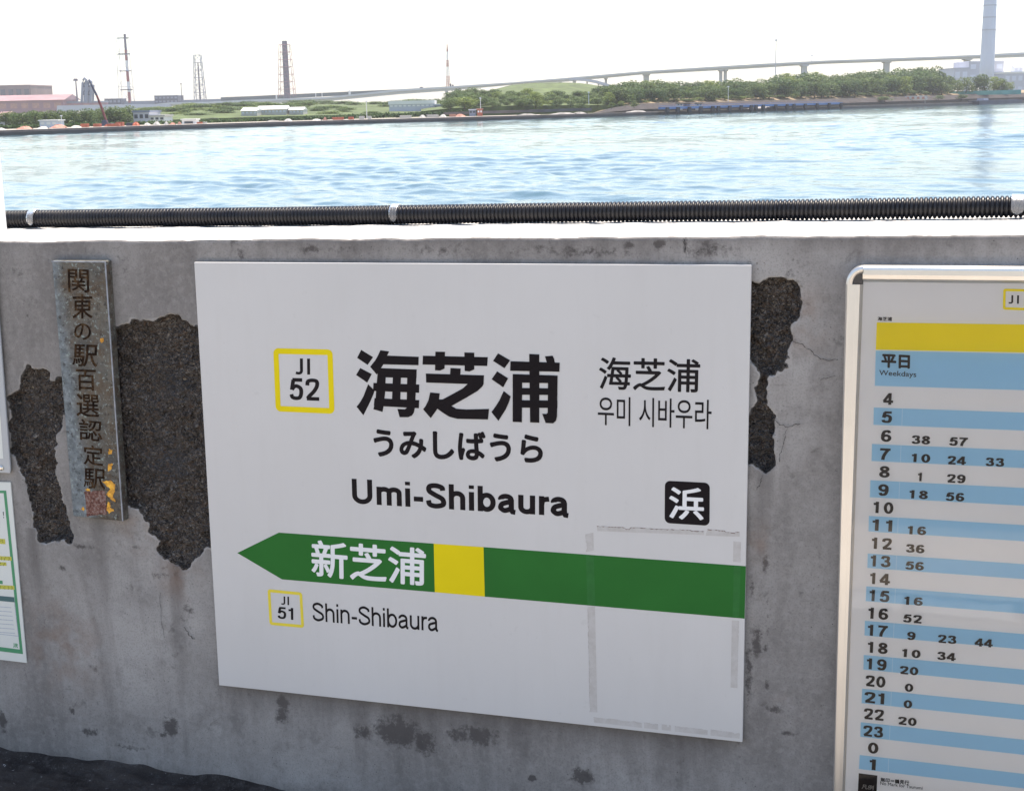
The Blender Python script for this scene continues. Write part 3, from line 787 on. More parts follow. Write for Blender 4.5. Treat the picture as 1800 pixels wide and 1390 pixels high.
    def strip(a, b, c, d, jag, n=60, f0=0.0, f1=1.0, ew=2.2):
        """quad a-b (ragged side) / d-c, zoom coordinates, from f0 to f1 along it"""
        T, B, E = [], [], []; jj = 0
        for k in range(n + 1):
            f = f0 + (f1 - f0) * k / n
            if rg.random() < .35: jj = rg.uniform(0, jag) if rg.random() < .85 else rg.uniform(jag, jag * 2.6)
            p = np.array(a) * (1 - f) + np.array(b) * f; q = np.array(d) * (1 - f) + np.array(c) * f
            dv = (q - p) / np.hypot(*(q - p)); T.append(p + dv * jj); B.append(q); E.append(T[-1] + dv * ew * rg.choice((.15, .4, .9, 1.2)))
        m = MB(); e = MB(); cv = lambda v: (W(*(np.array(o) + v / s), SD))
        lay = lambda P, Q, lf: [[(cv(v)[0], -SD - lf, cv(v)[1]) for v in X] for X in (P, Q)]
        m.loft(lay(B, T, .00022)); r = m.build('tape_residue', MAT['tape'], t)
        e.loft(lay(E, T, .00036)); e.build('grimy_edge', MAT['tape_edge'], r)
    strip((472,76), (1068,98), (1066,126), (474,104), 6, 70, ew=4.6)
    strip((1086,92), (1265,108), (1265,136), (1076,129), 6, 26, ew=4.6)
    strip((409,122), (432,1108), (474,1110), (452,112), 2.5, 20, 0, .10, 1.2)
    strip((409,122), (432,1108), (474,1110), (452,112), 2.5, 70, .41, 1, 1.0)
    strip((1272,165), (1252,975), (1214,972), (1230,160), 2, 16, 0, .14, .5)
    strip((1272,165), (1252,975), (1214,972), (1230,160), 2, 40, .54, 1, .4)
    for px in ([(411,240),(455,242),(463,518),(419,514)], [(1270,300),(1232,297),(1226,582),(1262,585)]):
        m = MB(); flat(m, [(o[0] + a / s, o[1] + b / s) for a, b in px], SD, .0006); m.build('tape_residue', MAT['tape_green'], bd)
    for f0, f1 in ((0, .33), (.345, .44), (.465, .53), (.555, .78), (.80, 1)):
        strip((453,1136), (1266,1224), (1264,1256), (456,1166), 5, 22, f0, f1, .6)
build_sign()

# ------------------------------------------------------------------ bronze plaque
def build_plaque():
    PD = .020
    q = [(90.6,458.4),(186.4,458.4),(217.4,916.5),(128,907.5)]
    c = W(172, 912)
    t = thing('plaque', (c[0], -PD, c[1]), 'narrow weathered bronze plaque with a vertical line of engraved characters, left of the big sign', 'plaque')
    pts = [W(x, y, PD) for x, y in q]; cc = sum(pts) / 4
    mb = MB().prism([(p[0] - cc[0], -PD, p[1] - cc[1]) for p in pts], (0, PD + .003, 0))
    o = mb.build('plate', MAT['bronze'], t, bevel=.0032)
    o.matrix_parent_inverse = Matrix.Identity(4); o.location = (cc[0] - c[0], PD, cc[1] - c[1])
    # lighter rim along the right side and the top
    ch = '関東の駅百選認定駅'
    z = lambda x, y: (100 + x / 5.557, 450 + y / 5.557)
    z2 = lambda x, y: (100 + x / 5.557, 680 + y / 5.557)
    cells = [(z(112,352), z(318,362), z(105,125)), (z(150,612), z(350,612), z(150,372)), (z(172,815), z(335,822), z(168,655)), (z(150,1075), z(395,1085), z(160,860)),
             (z(190,1310), z(385,1318), z(185,1105)), (z2(192,285), z2(415,298), z2(190,65)), (z2(218,515), z2(445,535), z2(215,310)), (z2(262,755), z2(455,775), z2(255,560)), (z2(262,985), z2(475,1000), z2(262,790))]
    mb = MB()
    for k, (a, b, cc2) in zip(ch, cells):
        put('x', fontlayers(k, .011), a, b, cc2, PD, None, None, mb=mb)
    mb.build('lettering', MAT['engrave'], t)
    mb = MB(); rg = random.Random(3)
    def blob(px, n=5):
        out = []
        for (ax, ay), (bx, by) in zip(px, px[1:] + px[:1]):
            for k in range(n):
                f = k / n; out.append(z2(ax + (bx - ax) * f + rg.uniform(-7, 7), ay + (by - ay) * f + rg.uniform(-7, 7)))
        return out
    m = MB(); flat(m, blob([(268,1018),(470,1012),(490,1240),(290,1262)], 8), PD, .0004)
    m.build('seal', MAT['seal'], t)
    for px in ([(440,920),(520,915),(572,950),(570,1010),(545,1060),(575,1120),(545,1110),(510,1075),(485,1050),(520,1000)], [(500,1120),(520,1130),(525,1170),(560,1210),(505,1235),(488,1180)], [(275,1000),(300,985),(330,1005),(300,1018)], [(240,1190),(255,1165),(272,1185),(260,1210)],
               [(505,610),(540,610),(535,650),(505,665)], [(505,750),(545,745),(540,790),(500,830)]):
        m = MB(); flat(m, blob(px), PD, .0006); m.build('paint_patch', MAT['gold'], t)
    m = MB(); flat(m, [z(425,805), z(455,800), z(462,830), z(440,850), z(422,835)], PD, .0006)
    m.build('paint_patch', MAT['gold'], t)
    a, b = W(186.4,459.2,PD), W(217.2,915.5,PD); wd = .0035
    m = MB(); m.prism([(a[0] - wd, -PD - .0012, a[1]), (a[0] - .0003, -PD - .0012, a[1]), (b[0] - .0003, -PD - .0012, b[1]), (b[0] - wd, -PD - .0012, b[1])], (0, .0016, 0))
    a2 = W(91, 458.7, PD)
    m.prism([(a2[0], -PD - .0012, a2[1]), (a[0] - wd, -PD - .0012, a[1]), (a[0] - wd, -PD - .0012, a[1] - .003), (a2[0], -PD - .0012, a2[1] - .003)], (0, .0016, 0))
    m.build('rim', MAT['plaque_edge'], t)
build_plaque()

# ------------------------------------------------------------------ timetable
def build_timetable():
    TD = .030
    SL = lambda y: .034 + (y - 716) * 1.328e-4
    rt = lambda x, y, X: (X, y + SL(y) * (X - x))
    c = W(1700, 1390)
    t = thing('timetable_board', (c[0], -TD, c[1]), 'framed train timetable with yellow and blue bands behind clear plastic, right of the station sign', 'timetable')
    XR = 2120
    TLp, BLp = (1500, 480), (1462, 1560)
    slab([(1502,480), rt(1502,480,XR), rt(1470,1560,XR), (1470,1560)], TD - .006, .006).build('sheet', MAT['paper'], t)
    SD2 = TD - .006
    mb = MB(); flat(mb, [(1541.2,566.6),(1539.4,614.5), rt(1539,613.8,XR), rt(1540.7,566.6,XR)], SD2, .0003); mb.build('colour_band', MAT['tt_yellow'], t)
    mb = MB(); flat(mb, [(1539.4,616.2),(1537.8,678), rt(1537.8,678,XR), rt(1539,616,XR)], SD2, .0003); hb = mb.build('header_band', MAT['tt_blue'], t)
    rows = [(1536,716,1535.3,746.5),(1532.8,780,1532,810),(1530,843.6,1529,873.6),(1527.4,906.3,1526.7,933.6),(1525.3,972.3,1524.6,997.6),(1522.9,1029.8,1521.8,1055.9),(1520.4,1090.4,1519.6,1116.2),(1518.3,1150.4,1517.6,1176),(1515.5,1209.6,1514.4,1235),(1513,1268.5,1512.3,1294),(1511.2,1326,1509.8,1350.6)]
    for x0, y0, x1, y1 in rows:
        mb = MB(); flat(mb, [(x0, y0), (x1, y1), rt(x1, y1, XR), rt(x0, y0, XR)], SD2, .0003); r = mb.build('row_band', MAT['tt_blue'], t)
        sx = 1585.7 - (y0 - 716) * .0394
        mb = MB(); a, b = SL(y0) * 50, SL(y1) * 50
        flat(mb, [(sx, y0 + a), (sx - 1.1, y1 + b), (sx + .3, y1 + b), (sx + 1.4, y0 + a)], SD2, .0005); mb.build('rule', MAT['tt_line'], r)
    hrs = [(4,1561,701),(5,1559,733),(6,1558,766),(7,1556,798),(8,1555,829),(9,1553,861),(10,1553,892),(11,1551,923),(12,1550,955),(13,1548,986),(14,1547,1017),(15,1546,1047),(16,1544,1078),(17,1543,1108),(18,1543,1138),(19,1541,1167),(20,1539,1197),(21,1537,1226),(22,1536,1255),(23,1535,1285),(0,1535,1314),(1,1534,1343)]
    def num(mb, s, x, y, hw, hh, th):
        k = SL(y)
        put('x', strokes(str(s), th), (x - hw - .6, y + hh - hw * k), (x + hw - .6, y + hh + hw * k), (x - hw + .4, y - hh - hw * k), SD2 + .0005, None, None, mb=mb)
    mb = MB()
    for h, x, y in hrs:
        hh = 10.2 - .8 * (y - 700) / 650
        if h == 1: num(mb, h, x, y, 5.5, hh, .2)
        else: num(mb, h, x, y, 9.2 if h < 10 else 17.5, hh, .19)
    mb.build('hour_lettering', MAT['ink_thin'], t)
    mins = [(38,1619,773),(57,1685,776),(10,1619,805),(24,1682,809),(33,1749,812),(46,1816,815),(1,1617,838),(29,1681,841),(18,1615,869),(56,1679,873),(16,1612,932),(36,1609,964),(56,1608,994),(16,1606,1056),(52,1604,1087),(9,1602,1117),(23,1665,1123),(44,1729,1129),(10,1602,1148),(34,1664,1153),(20,1598,1178),(0,1598,1208),(0,1596,1237),(20,1595,1267)]
    mb = MB()
    for h, x, y in mins: num(mb, h, x, y, (3.5 if h == 1 else 7.4) if h < 10 else 16.3, 7.4 - .5 * (y - 770) / 500, .20)
    mb.build('minute_lettering', MAT['ink_thin'], t)
    put('lettering', fontlayers('海芝浦', .03), (1542.5,563.6), (1567.9,564.4), (1542.8,556.6), SD2, MAT['ink'], t)
    put('lettering', fontlayers('平日', .042), (1549,646), (1599.4,648.5), (1549.4,621.8), SD2 + .0004, MAT['ink'], hb)
    put('lettering', fontlayers('Weekdays', .006), (1545.2,662), (1610.4,665.5), (1545.6,650.2), SD2 + .0004, MAT['ink_thin'], hb)
    m, _ = rframe([(1763.5,507.4),(1805,508.2),(1804.6,545.6),(1762.7,544.2)], SD2, .0045, .004, .0003, .001)
    f = m.build('code_badge', MAT['tt_yellow'], t)
    put('lettering', strokes('JI', .17, .16), (1772.6,533.6), (1791,534), (1772.9,518.8), SD2, MAT['ink_thin'], f)
    mb = MB(); flat(mb, [(1509.5,1358),(1542.3,1362.2),(1540,1412),(1507.3,1407)], SD2, .0003); k = mb.build('legend_box', MAT['ink_thin'], t)
    put('lettering', fontlayers('凡例', .01), (1514.5,1385), (1535.5,1388), (1515,1377), SD2 + .0004, MAT['metal'], k)
    put('lettering', fontlayers('無印＝鶴見行', .03), (1547.6,1372.8), (1597.8,1378.6), (1548,1365.3), SD2, MAT['ink_thin'], t)
    put('lettering', fontlayers('No Mark for Tsurumi', .006), (1547.2,1378.2), (1621.5,1387), (1547.4,1372.6), SD2, MAT['ink_thin'], t)
    # clear cover
    mb = MB(); mb.poly([(W(x, y, TD - .002)[0], -(TD - .002), W(x, y, TD - .002)[1]) for x, y in ((1502,482), (1472,1550), rt(1472,1550,XR), rt(1502,482,XR))]); mb.build('cover', MAT['clear'], t)
    # frame: swept rounded profile, mitred corner piece
    def bar(P, Q, wa, wb, inn, name, m):
        """front-edge line P->Q (u,z), width wa..wb towards inn direction"""
        prof = [(0, .0), (0, TD * .86), (.10, TD * .97), (.24, TD * 1.0), (.55, TD * 1.0), (.80, TD * .95), (.93, TD * .86), (1, TD * .80), (1, TD - .004)]
        mb = MB(); rows = []
        for X, wv in ((P, wa), (Q, wb)):
            rows.append([(X[0] + inn[0] * a * wv, -d, X[1] + inn[1] * a * wv) for a, d in prof])
        mb.loft(rows); mb.f.append(tuple(range(len(prof)))); mb.f.append(tuple(range(2 * len(prof) - 1, len(prof) - 1, -1)))
        return mb.build(name, m, t)
    fr = .0335
    p0, p1 = W(1486.5, 500, TD), W(1459.5, 1560, TD)
    i0, i1 = W(1517, 500, TD), W(1478.5, 1560, TD)
    bar(p0, p1, i0[0] - p0[0], i1[0] - p1[0], (1, 0), 'frame', MAT['alu'])
    q0, q1 = W(1517, 467.5, TD), W(*rt(1517, 467.5, XR), TD); q1[1] = q0[1] + .0085 * (q1[0] - q0[0])
    bar(q0, q1, q0[1] - W(1517, 496, TD)[1], q0[1] - W(1517, 496, TD)[1], (0, -1), 'frame', MAT['alu'])
    r0, r1 = W(*rt(1517, 467.5, XR), TD), W(*rt(1470, 1520, XR), TD); r1[0] = r0[0]
    bar(r1, r0, .0335, .0335, (-1, 0), 'frame', MAT['alu'])
    # rounded corner: bright outer rim and dark inset
    cx, cz = i0[0], p0[1]
    rx, rz = i0[0] - p0[0], q0[1] - p0[1]
    A = [(cx - rx * math.cos(a), cz + rz * math.sin(a)) for a in np.linspace(0, math.pi / 2, 12)]
    B = [(cx - rx * .62 * math.cos(a), cz + rz * .62 * math.sin(a)) for a in np.linspace(0, math.pi / 2, 12)]
    mb = MB(); mb.loft([[(a[0], 0, a[1]) for a in A], [(a[0], -TD * .9, a[1]) for a in A], [(a[0] * .9 + b[0] * .1, -TD, a[1] * .9 + b[1] * .1) for a, b in zip(A, B)], [(b[0], -TD, b[1]) for b in B], [(b[0], -TD * .86, b[1]) for b in B]])
    mb.build('corner_rim', MAT['alu'], t, smooth=True)
    mb = MB(); mb.poly([(b[0], -TD * .88, b[1]) for b in B] + [(cx, -TD * .88, cz)]); mb.build('corner_cap', MAT['cap'], t)
build_timetable()

# ------------------------------------------------------------------ notices at the left edge
def build_notices():
    D1 = .012
    c = W(-60, 832)
    t = thing('notice_board', (c[0], -D1, c[1]), 'clear acrylic notice cover with a bright corner screw, cut off by the left edge', 'notice board')
    slab([(-150,415),(-13.5,415),(17.8,824),(17,832),(-130,824)], D1, .006).build('cover', MAT['acryl'], t, bevel=.002)
    mb = MB(); flat(mb, [(-150,425),(-21,425),(6,806),(-130,800)], D1, .0004); mb.build('sheet', MAT['posterw'], t)
    p = W(3, 822, D1); mb = MB(); mb.tube([(p[0], -D1, p[1]), (p[0], -D1 - .003, p[1]), (p[0], -D1 - .005, p[1])], [.006, .006, .003], 14); mb.build('screw', MAT['steel_hi'], t)
    D2 = .004
    c = W(-60, 1170)
    t = thing('poster', (c[0], -D2, c[1]), 'white paper poster with a green border, low on the wall at the far left', 'poster')
    slab([(-150,843),(18.3,847.5),(46.8,1164.5),(-150,1141)], D2, .003).build('paper', MAT['posterw'], t)
    mb = MB()
    # green border: right strip, bottom strip
    flat(mb, [(11,862),(40.5,1149),(35.6,1148),(6.4,866),(2,862)], D2); flat(mb, [(40.5,1149),(-150,1125),(-150,1117),(35.5,1141)], D2, .00025); flat(mb, [(11,862),(-150,858),(-150,862),(8,866.5)], D2, .0003)
    mb.build('border', MAT['posterg'], t)
    for x1, y0, y1 in ((9, 947, 956), (20, 978, 985), (11, 988, 994), (25, 1029, 1036)):
        mb = MB(); flat(mb, [(-150, y0 - 10), (x1, y0), (x1 + .8, y1), (-150, y1 - 10)], D2, .0003); mb.build('highlight', MAT['postery'], t)
    rg = random.Random(6)
    for x1, y0, y1 in ((9, 947, 956), (20, 978, 985), (11, 988, 994), (25, 1029, 1036)):
        x = x1 - 1.5; mb = MB()
        while x > -60:
            for k in range(3):
                a = rg.uniform(0, 3.5); flat(mb, [(x - a - 1.6, y0 + 1 + k * 2 ), (x - a, y0 + 1 + k * 2), (x - a + .2, y0 + 1.9 + k * 2), (x - a - 1.4, y0 + 1.9 + k * 2)], D2, .0005 + .00002 * k)
            x -= 6.5
        mb.build('lettering', MAT['ink_thin'], t)
    mb = MB(); flat(mb, [(5.2,899),(6.6,899),(6.9,906),(5.9,906)], D2, .0005); flat(mb, [(6,908),(7.2,908),(7.3,910),(6.1,910)], D2, .0005)
    mb.build('lettering', MAT['ink_thin'], t)
    mb = MB(); flat(mb, [(-150,1008),(4.5,1020),(5.2,1026),(-150,1014)], D2, .0003); mb.build('bar', MAT['posterg'], t); mb = MB(); flat(mb, [(-150,1033),(25,1049),(26,1058),(-150,1042)], D2, .0004); mb.build('bar', MAT['posterd'], t)
    mb = MB()
    for k in range(7):
        y = 1064 + k * 7.5; flat(mb, [(-80, y - 5), (20 + k * 1.1, y + 3), (20 + k * 1.1, y + 4), (-80, y - 4)], D2, .0003)
    flat(mb, [(26,1058),(33,1118),(32,1118),(25,1058)], D2, .0004); flat(mb, [(33,1118),(-80,1105),(-80,1104),(33,1117)], D2, .00045)
    mb.build('small_print', MAT['posterb'], t)
    put('emblem', strokes('JR', .22, .02), (23.3,1137), (31.8,1138.2), (22.8,1129.5), D2, MAT['posterg'], t)
build_notices()

# ------------------------------------------------------------------ conduit on the wall
HY, HR = .36, .0226
def hose_c(x): 
    pts = [(20,383.5),(450,380.5),(900,375.5),(1350,369),(1800,362.5)]
    xs = [p[0] for p in pts]; y = np.interp(x, xs, [p[1] for p in pts]); return W(x, y, -HY)
def build_hose():
    t0, t1 = -2.9, 2.2
    us = np.array([hose_c(x)[0] for x in range(20, 1801, 20)]); zs = np.array([hose_c(x)[1] for x in range(20, 1801, 20)])
    pf = np.polyfit(us, zs, 1)
    zc = lambda u: ztop(u) + HR + .0008 + .0004 * (1 + np.sin(u * 5.1))
    pitch = .0094; n = int((t1 - t0) / pitch) * 8; nc = 22
    u = np.linspace(t0, t1, n); ph = (u - t0) / pitch
    prof = HR - .0052 * (1 - np.clip(1.25 * np.abs(np.sin(math.pi * ph)) ** .9, 0, 1))
    a = np.linspace(0, 2 * math.pi, nc, endpoint=False)
    yw = HY + .0035 * np.sin(u * 2.3 + 1)
    V = np.stack([np.repeat(u[:, None], nc, 1), yw[:, None] + prof[:, None] * np.cos(a), zc(u)[:, None] + prof[:, None] * np.sin(a)], -1).reshape(-1, 3)
    i = np.arange(n * nc).reshape(n, nc); j = np.roll(i, -1, 1)
    q = np.stack([i[:-1], j[:-1], j[1:], i[1:]], -1).reshape(-1, 4)
    mb = MB(); mb.v = [tuple(map(float, v)) for v in V]; mb.f = [tuple(map(int, k)) for k in q]
    tag(mb.build('conduit', MAT['hose'], smooth=True), 'black corrugated plastic conduit lying along the top of the sea wall', 'conduit')
    for x, lb in ((62, 'clear plastic clip near the left end of the black conduit'), (697, 'clear plastic clip round the middle of the black conduit'), (1788, 'clear plastic clip at the right end of the black conduit')):
        c = hose_c(x); wd = .0098 if x < 1000 else .0125
        mb = MB(); R1, R2 = HR + .0034, HR + .0004; rows = []
        ang = np.linspace(R(-158), R(62), 20) if False else np.linspace(R(215), R(-35), 22)   # front-lower round over the top to the back
        for uu, rr in ((-wd, R2), (-wd, R1 - .001), (-wd * .8, R1), (wd * .8, R1), (wd, R1 - .001), (wd, R2)):
            fq = lambda k: math.sqrt(max(.02, 1 - max(0, (k - R(183)) / R(32)) ** 2))
            rows.append([(c[0] + uu * fq(k), HY + rr * math.cos(k), zc(c[0]) + rr * math.sin(k)) for k in ang])
        mb.loft(rows + [rows[0]])
        m = len(rows); k0 = len(ang)
        mb.f.append(tuple(k * k0 for k in range(m))); mb.f.append(tuple(k * k0 + k0 - 1 for k in range(m))[::-1])
        o = mb.build('pipe_clip', MAT['clip'], smooth=False); tag(o, lb, 'pipe clip', 'clips holding the conduit')
    # white post standing on the wall at the left
    p = W(13, 399, -.27); q = W(-23, 0, -.27)
    t = thing('post', (p[0] - .03, .25, ztop(p[0])), 'white painted post standing on the wall top at the far left', 'post')
    mb = MB(); mb.prism([(p[0] - .06, .22, ztop(p[0]) - .003), (p[0], .22, ztop(p[0]) - .003), (q[0], .22, q[1] + .25), (q[0] - .06, .22, q[1] + .25)], (0, .05, 0)); mb.build('shaft', MAT['post'], t, bevel=.004)
    mb = MB(); mb.box((p[0] - .045, .205, ztop(p[0]) + .02), (.05, .026, .036)); mb.build('base_bolt', MAT['metal'], t, bevel=.006)
build_hose()

# ================================================================== the far shore
def fm(name, c, rough=.8, var=.1, scale=.25): return plain(name, c, rough, var, scale)
MAT.update(
    quay=fm('dark quay wall', (.115, .10, .10), .9, .3, .3), rubbled=fm('dark rubble bank', (.034, .028, .028), .95, .4, .4), stain=fm('wet quay foot', (.035, .033, .037), .6, .2, .3), quaytop=fm('quay ground', (.30, .27, .23), .9, .2, .08),
    soil=fm('scrub soil', (.10, .10, .055), .95, .3, .1), sand=fm('tan bank', (.22, .165, .10), .95, .25, .15),
    grass=fm('dry grass', (.066, .092, .026), .95, .55, .22), deck=fm('pale bridge concrete', (.56, .57, .58), .8, .06, .05),
    pier=fm('bridge pier concrete', (.48, .49, .50), .8, .08, .1), dsteel=fm('dark steel', (.045, .05, .085), .6, .2),
    purple=fm('weathered dark stack', (.095, .075, .11), .7, .2, .1), red=fm('red paint', (.34, .055, .045), .5, .15),
    whitep=fm('white paint', (.78, .77, .76), .5, .05), brown=fm('brown cladding', (.22, .15, .14), .8, .2, .08),
    pink=fm('faded red cladding', (.33, .16, .18), .8, .2, .06), pinkroof=fm('weathered red roof', (.27, .16, .17), .8, .2, .1),
    bluegrey=fm('blue grey cladding', (.20, .23, .31), .7, .1), chim=fm('pale blue chimney paint', (.60, .63, .72), .6, .04, .05),
    chim2=fm('grey blue cladding', (.50, .51, .57), .7, .08, .08), roofw=fm('white roof', (.74, .73, .70), .6, .05),
    dglass=fm('dark window', (.05, .06, .08), .2, .2), teal=fm('teal mesh fence', (.10, .30, .27), .7, .2),
    blue=fm('blue jetty paint', (.07, .16, .36), .5, .15, .4), rubber=fm('black fender', (.02, .022, .03), .7, .2),
    orange=fm('orange paint', (.46, .115, .06), .6, .2, .6), salmon=fm('faded orange sheet', (.42, .20, .15), .7, .2, .6),
    sheetw=fm('white tarpaulin', (.50, .48, .45), .7, .1, .6), noise=fm('dark green panel', (.055, .085, .095), .6, .2, .05),
    bark=fm('bark', (.06, .045, .03), .9, .2, 1), boomred=fm('dark red boom', (.16, .035, .035), .5, .3, .6), rubble=fm('grey rubble', (.24, .23, .22), .95, .35, .5))

def m_leaf(name, dark, light):
    n = NT(name)
    oi = n.t.nodes.new('ShaderNodeObjectInfo')
    b = n.ramp(n.noise(6.0, 3, .6), [(.32, dark), (.68, light)])
    b = n.mix(n.math('MULTIPLY', oi.outputs['Random'], .45), b, tuple(.5 * np.array(dark) + np.array((.0, .012, .006))))
    n.col(b); n.rough(.6)
    n.b.inputs['Specular IOR Level'].default_value = .25
    # thin leaves let some light through
    tr = n.t.nodes.new('ShaderNodeBsdfTranslucent'); n.lk(b, tr.inputs[0])
    mx = n.t.nodes.new('ShaderNodeMixShader'); mx.inputs[0].default_value = .4
    n.lk(n.b.outputs[0], mx.inputs[1]); n.lk(tr.outputs[0], mx.inputs[2])
    n.lk(mx.outputs[0], n.t.nodes['Material Output'].inputs[0]); return n.m
MAT['leaf_dark'] = m_leaf('dark foliage', (.036, .072, .026), (.125, .195, .060))
MAT['leaf_mid'] = m_leaf('mid green foliage', (.050, .090, .029), (.17, .23, .075))
MAT['leaf_light'] = m_leaf('bright foliage', (.090, .140, .033), (.26, .32, .085))

# ---- land
SH = [(-420, 252), (-200, 245), (0, 238), (225, 230), (450, 222.5), (675, 216), (900, 210), (1125, 203), (1350, 195.5), (1575, 188), (1800, 180.6), (1900, 178), (2040, 174.5)]
shp = [shore(*p) for p in SH]
def back(p, d, z):
    v = p - CAM; v = v / np.hypot(v[0], v[1]); return np.array([p[0] + v[0] * d, p[1] + v[1] * d, z])
mb = MB(); mb.loft([[back(p, 0, WZ - 2) for p in shp], [back(p, 0, LZ) for p in shp], [back(p, 2.2, LZ + .02) for p in shp]])
qt = thing('quay', shp[6], 'long dark concrete quay wall at the water edge of the far shore', 'quay')
mb.build('wall', MAT['quay'], qt)
mb = MB(); mb.loft([[back(p, -.25, WZ - 2) for p in shp], [back(p, -.25, WZ + .55) for p in shp], [back(p, .1, WZ + .6) for p in shp]]); mb.build('wet_foot', MAT['stain'], qt)
mb = MB(); mb.loft([[back(p, 2.2, LZ - .05) for p in shp], [back(p, 60, LZ - .02) for p in shp], [back(p, 700, LZ) for p in shp], [back(p, 3000, LZ) for p in shp]])
struct(mb.build('land', MAT['soil']))
def terrace(name, lines, m, lab=None):
    """lines: rows of (px, py, dist); last row dropped to the ground"""
    rows = [[at(*p) for p in l] for l in lines]
    rows.insert(0, [np.array([p[0], p[1], LZ - 1]) for p in rows[0]])
    last = [back(p, 30, LZ - 1) for p in rows[-1]]
    mb = MB().loft(rows + [last]); return struct(mb.build(name, m))
sd = lambda x: float(np.interp(x, [p[0] for p in SH], [(s - CAM) @ FH for s in shp]))
# pale working quay strip, sandy bank, grassy embankment
xs = list(range(-100, 1000, 50))
mb = MB(); mb.loft([[back(shp[0] * 0 + shore(x, np.interp(x, [p[0] for p in SH], [p[1] for p in SH])), d, LZ + .03) for x in xs] for d in (2.3, 22)])
struct(mb.build('quay_yard', MAT['quaytop']))
hx = list(range(1040, 2000, 30)); rg = random.Random(21)
X8 = [1040,1080,1130,1250,1350,1500,1660,1700,2000]
terrace('rubble_bank', [[(x, np.interp(x, X8, [201,196,192.5,188.5,185.5,181,176,174,166]), sd(x) + 14) for x in hx],
                       [(x, np.interp(x, X8, [200,189,182.5,180,177.2,173.6,168.6,166.5,158.5]) + rg.uniform(-.7, .7), sd(x) + 20) for x in hx],
                       [(x, np.interp(x, X8, [199.6,188.6,182.1,179.5,176.8,173.1,168.1,166,158]), sd(x) + 24) for x in hx]], MAT['rubbled'])
terrace('sandy_bank', [[(x, np.interp(x, X8, [200,192,186,184,181,178,174,172,164]), sd(x) + 25) for x in hx],
                       [(x, np.interp(x, X8, [199,186,178.5,176.5,173.2,169.2,165,165,157]) + rg.uniform(-.6, .6), sd(x) + 34) for x in hx],
                       [(x, np.interp(x, X8, [196,182,174,170,166.5,163,160,160,154]) + rg.uniform(-.6, .6), sd(x) + 70) for x in hx]], MAT['sand'])
gx = list(range(740, 1180, 20))
terrace('grassy_mound', [[(x, np.interp(x, [740,800,900,1180], [196,190,186,184]), sd(x) + 30) for x in gx],
                         [(x, np.interp(x, [740,800,880,960,1070,1180], [190,178,166,166,170,178]), sd(x) + 110) for x in gx],
                         [(x, np.interp(x, [740,800,850,880,900,940,990,1020,1045,1075,1110,1180], [186,172,162,155,150,146.5,145.5,147,150,156,165,175]), sd(x) + 190) for x in gx],
                         [(x, np.interp(x, [740,800,850,880,900,940,990,1020,1045,1075,1110,1180], [187,173,162,154.5,149.5,146,145,146.5,149.5,156,166,176]), sd(x) + 230) for x in gx]], MAT['grass'])
lx = list(range(-150, 800, 50))
terrace('scrub_bank', [[(x, np.interp(x, [-150, 200, 450, 780], [222, 214, 206, 198]), sd(x) + 60) for x in lx],
                       [(x, np.interp(x, [-150, 200, 330, 450, 780], [212, 203, 191, 188, 184]) + rg.uniform(-.8, .8), sd(x) + 150) for x in lx],
                       [(x, np.interp(x, [-150, 200, 330, 450, 780], [208, 198, 186, 184, 178]) + rg.uniform(-.8, .8), sd(x) + 420) for x in lx]], MAT['grass'])

# ---- trees
def crown_mesh(seed, n, blobs, leaf, low=.22):
    """unit crown: x,y in +-.5, z in low..1; leaf-clump faces spread through several lobes"""
    g = np.random.default_rng(seed); V, Fc = [], []
    cs = []
    for k in range(blobs):
        a = g.random() * 6.28; r = .30 * g.random() ** .5; z = low + .12 + (1 - low - .26) * g.random()
        s = (.14 + .12 * g.random()) * (1.15 - .45 * abs(z - .5))
        cs.append((r * math.cos(a), r * math.sin(a), z, s))
    cs.append((0, 0, .80, .20)); cs.append((0, 0, .55, .27))
    wts = np.array([c[3] ** 2 for c in cs]); wts /= wts.sum()
    for k in range(n):
        c = cs[g.choice(len(cs), p=wts)]
        d = g.normal(0, 1, 3); d /= np.linalg.norm(d); rad = c[3] * (.62 + .45 * g.random() ** .6)
        p = np.array([c[0], c[1], c[2]]) + d * rad * (1, 1, .85)
        nn = d * .8 + g.normal(0, .6, 3) + (0, 0, .25); nn /= np.linalg.norm(nn)
        t = np.cross(nn, g.normal(0, 1, 3)); t /= np.linalg.norm(t); b = np.cross(nn, t)
        s = leaf * (.55 + .9 * g.random()); i = len(V)
        V += [p - t * s, p - b * s * .55, p + t * s, p + b * s * .6]
        Fc.append((i, i + 1, i + 2, i + 3))
    return V, Fc
def trunk_mesh(seed):
    g = random.Random(seed); m = MB()
    m.tube([(0, 0, -.03), (.01, 0, .2), (-.01, .01, .5), (.0, 0, .78)], [.028, .021, .015, .005], 6)
    for k in range(5):
        a = k * 1.3 + g.random(); z = .22 + .1 * k
        m.tube([(0, 0, z), (.13 * math.cos(a), .13 * math.sin(a), z + .12), (.24 * math.cos(a), .24 * math.sin(a), z + .2)], [.012, .008, .003], 5)
    return m
PROTO = []
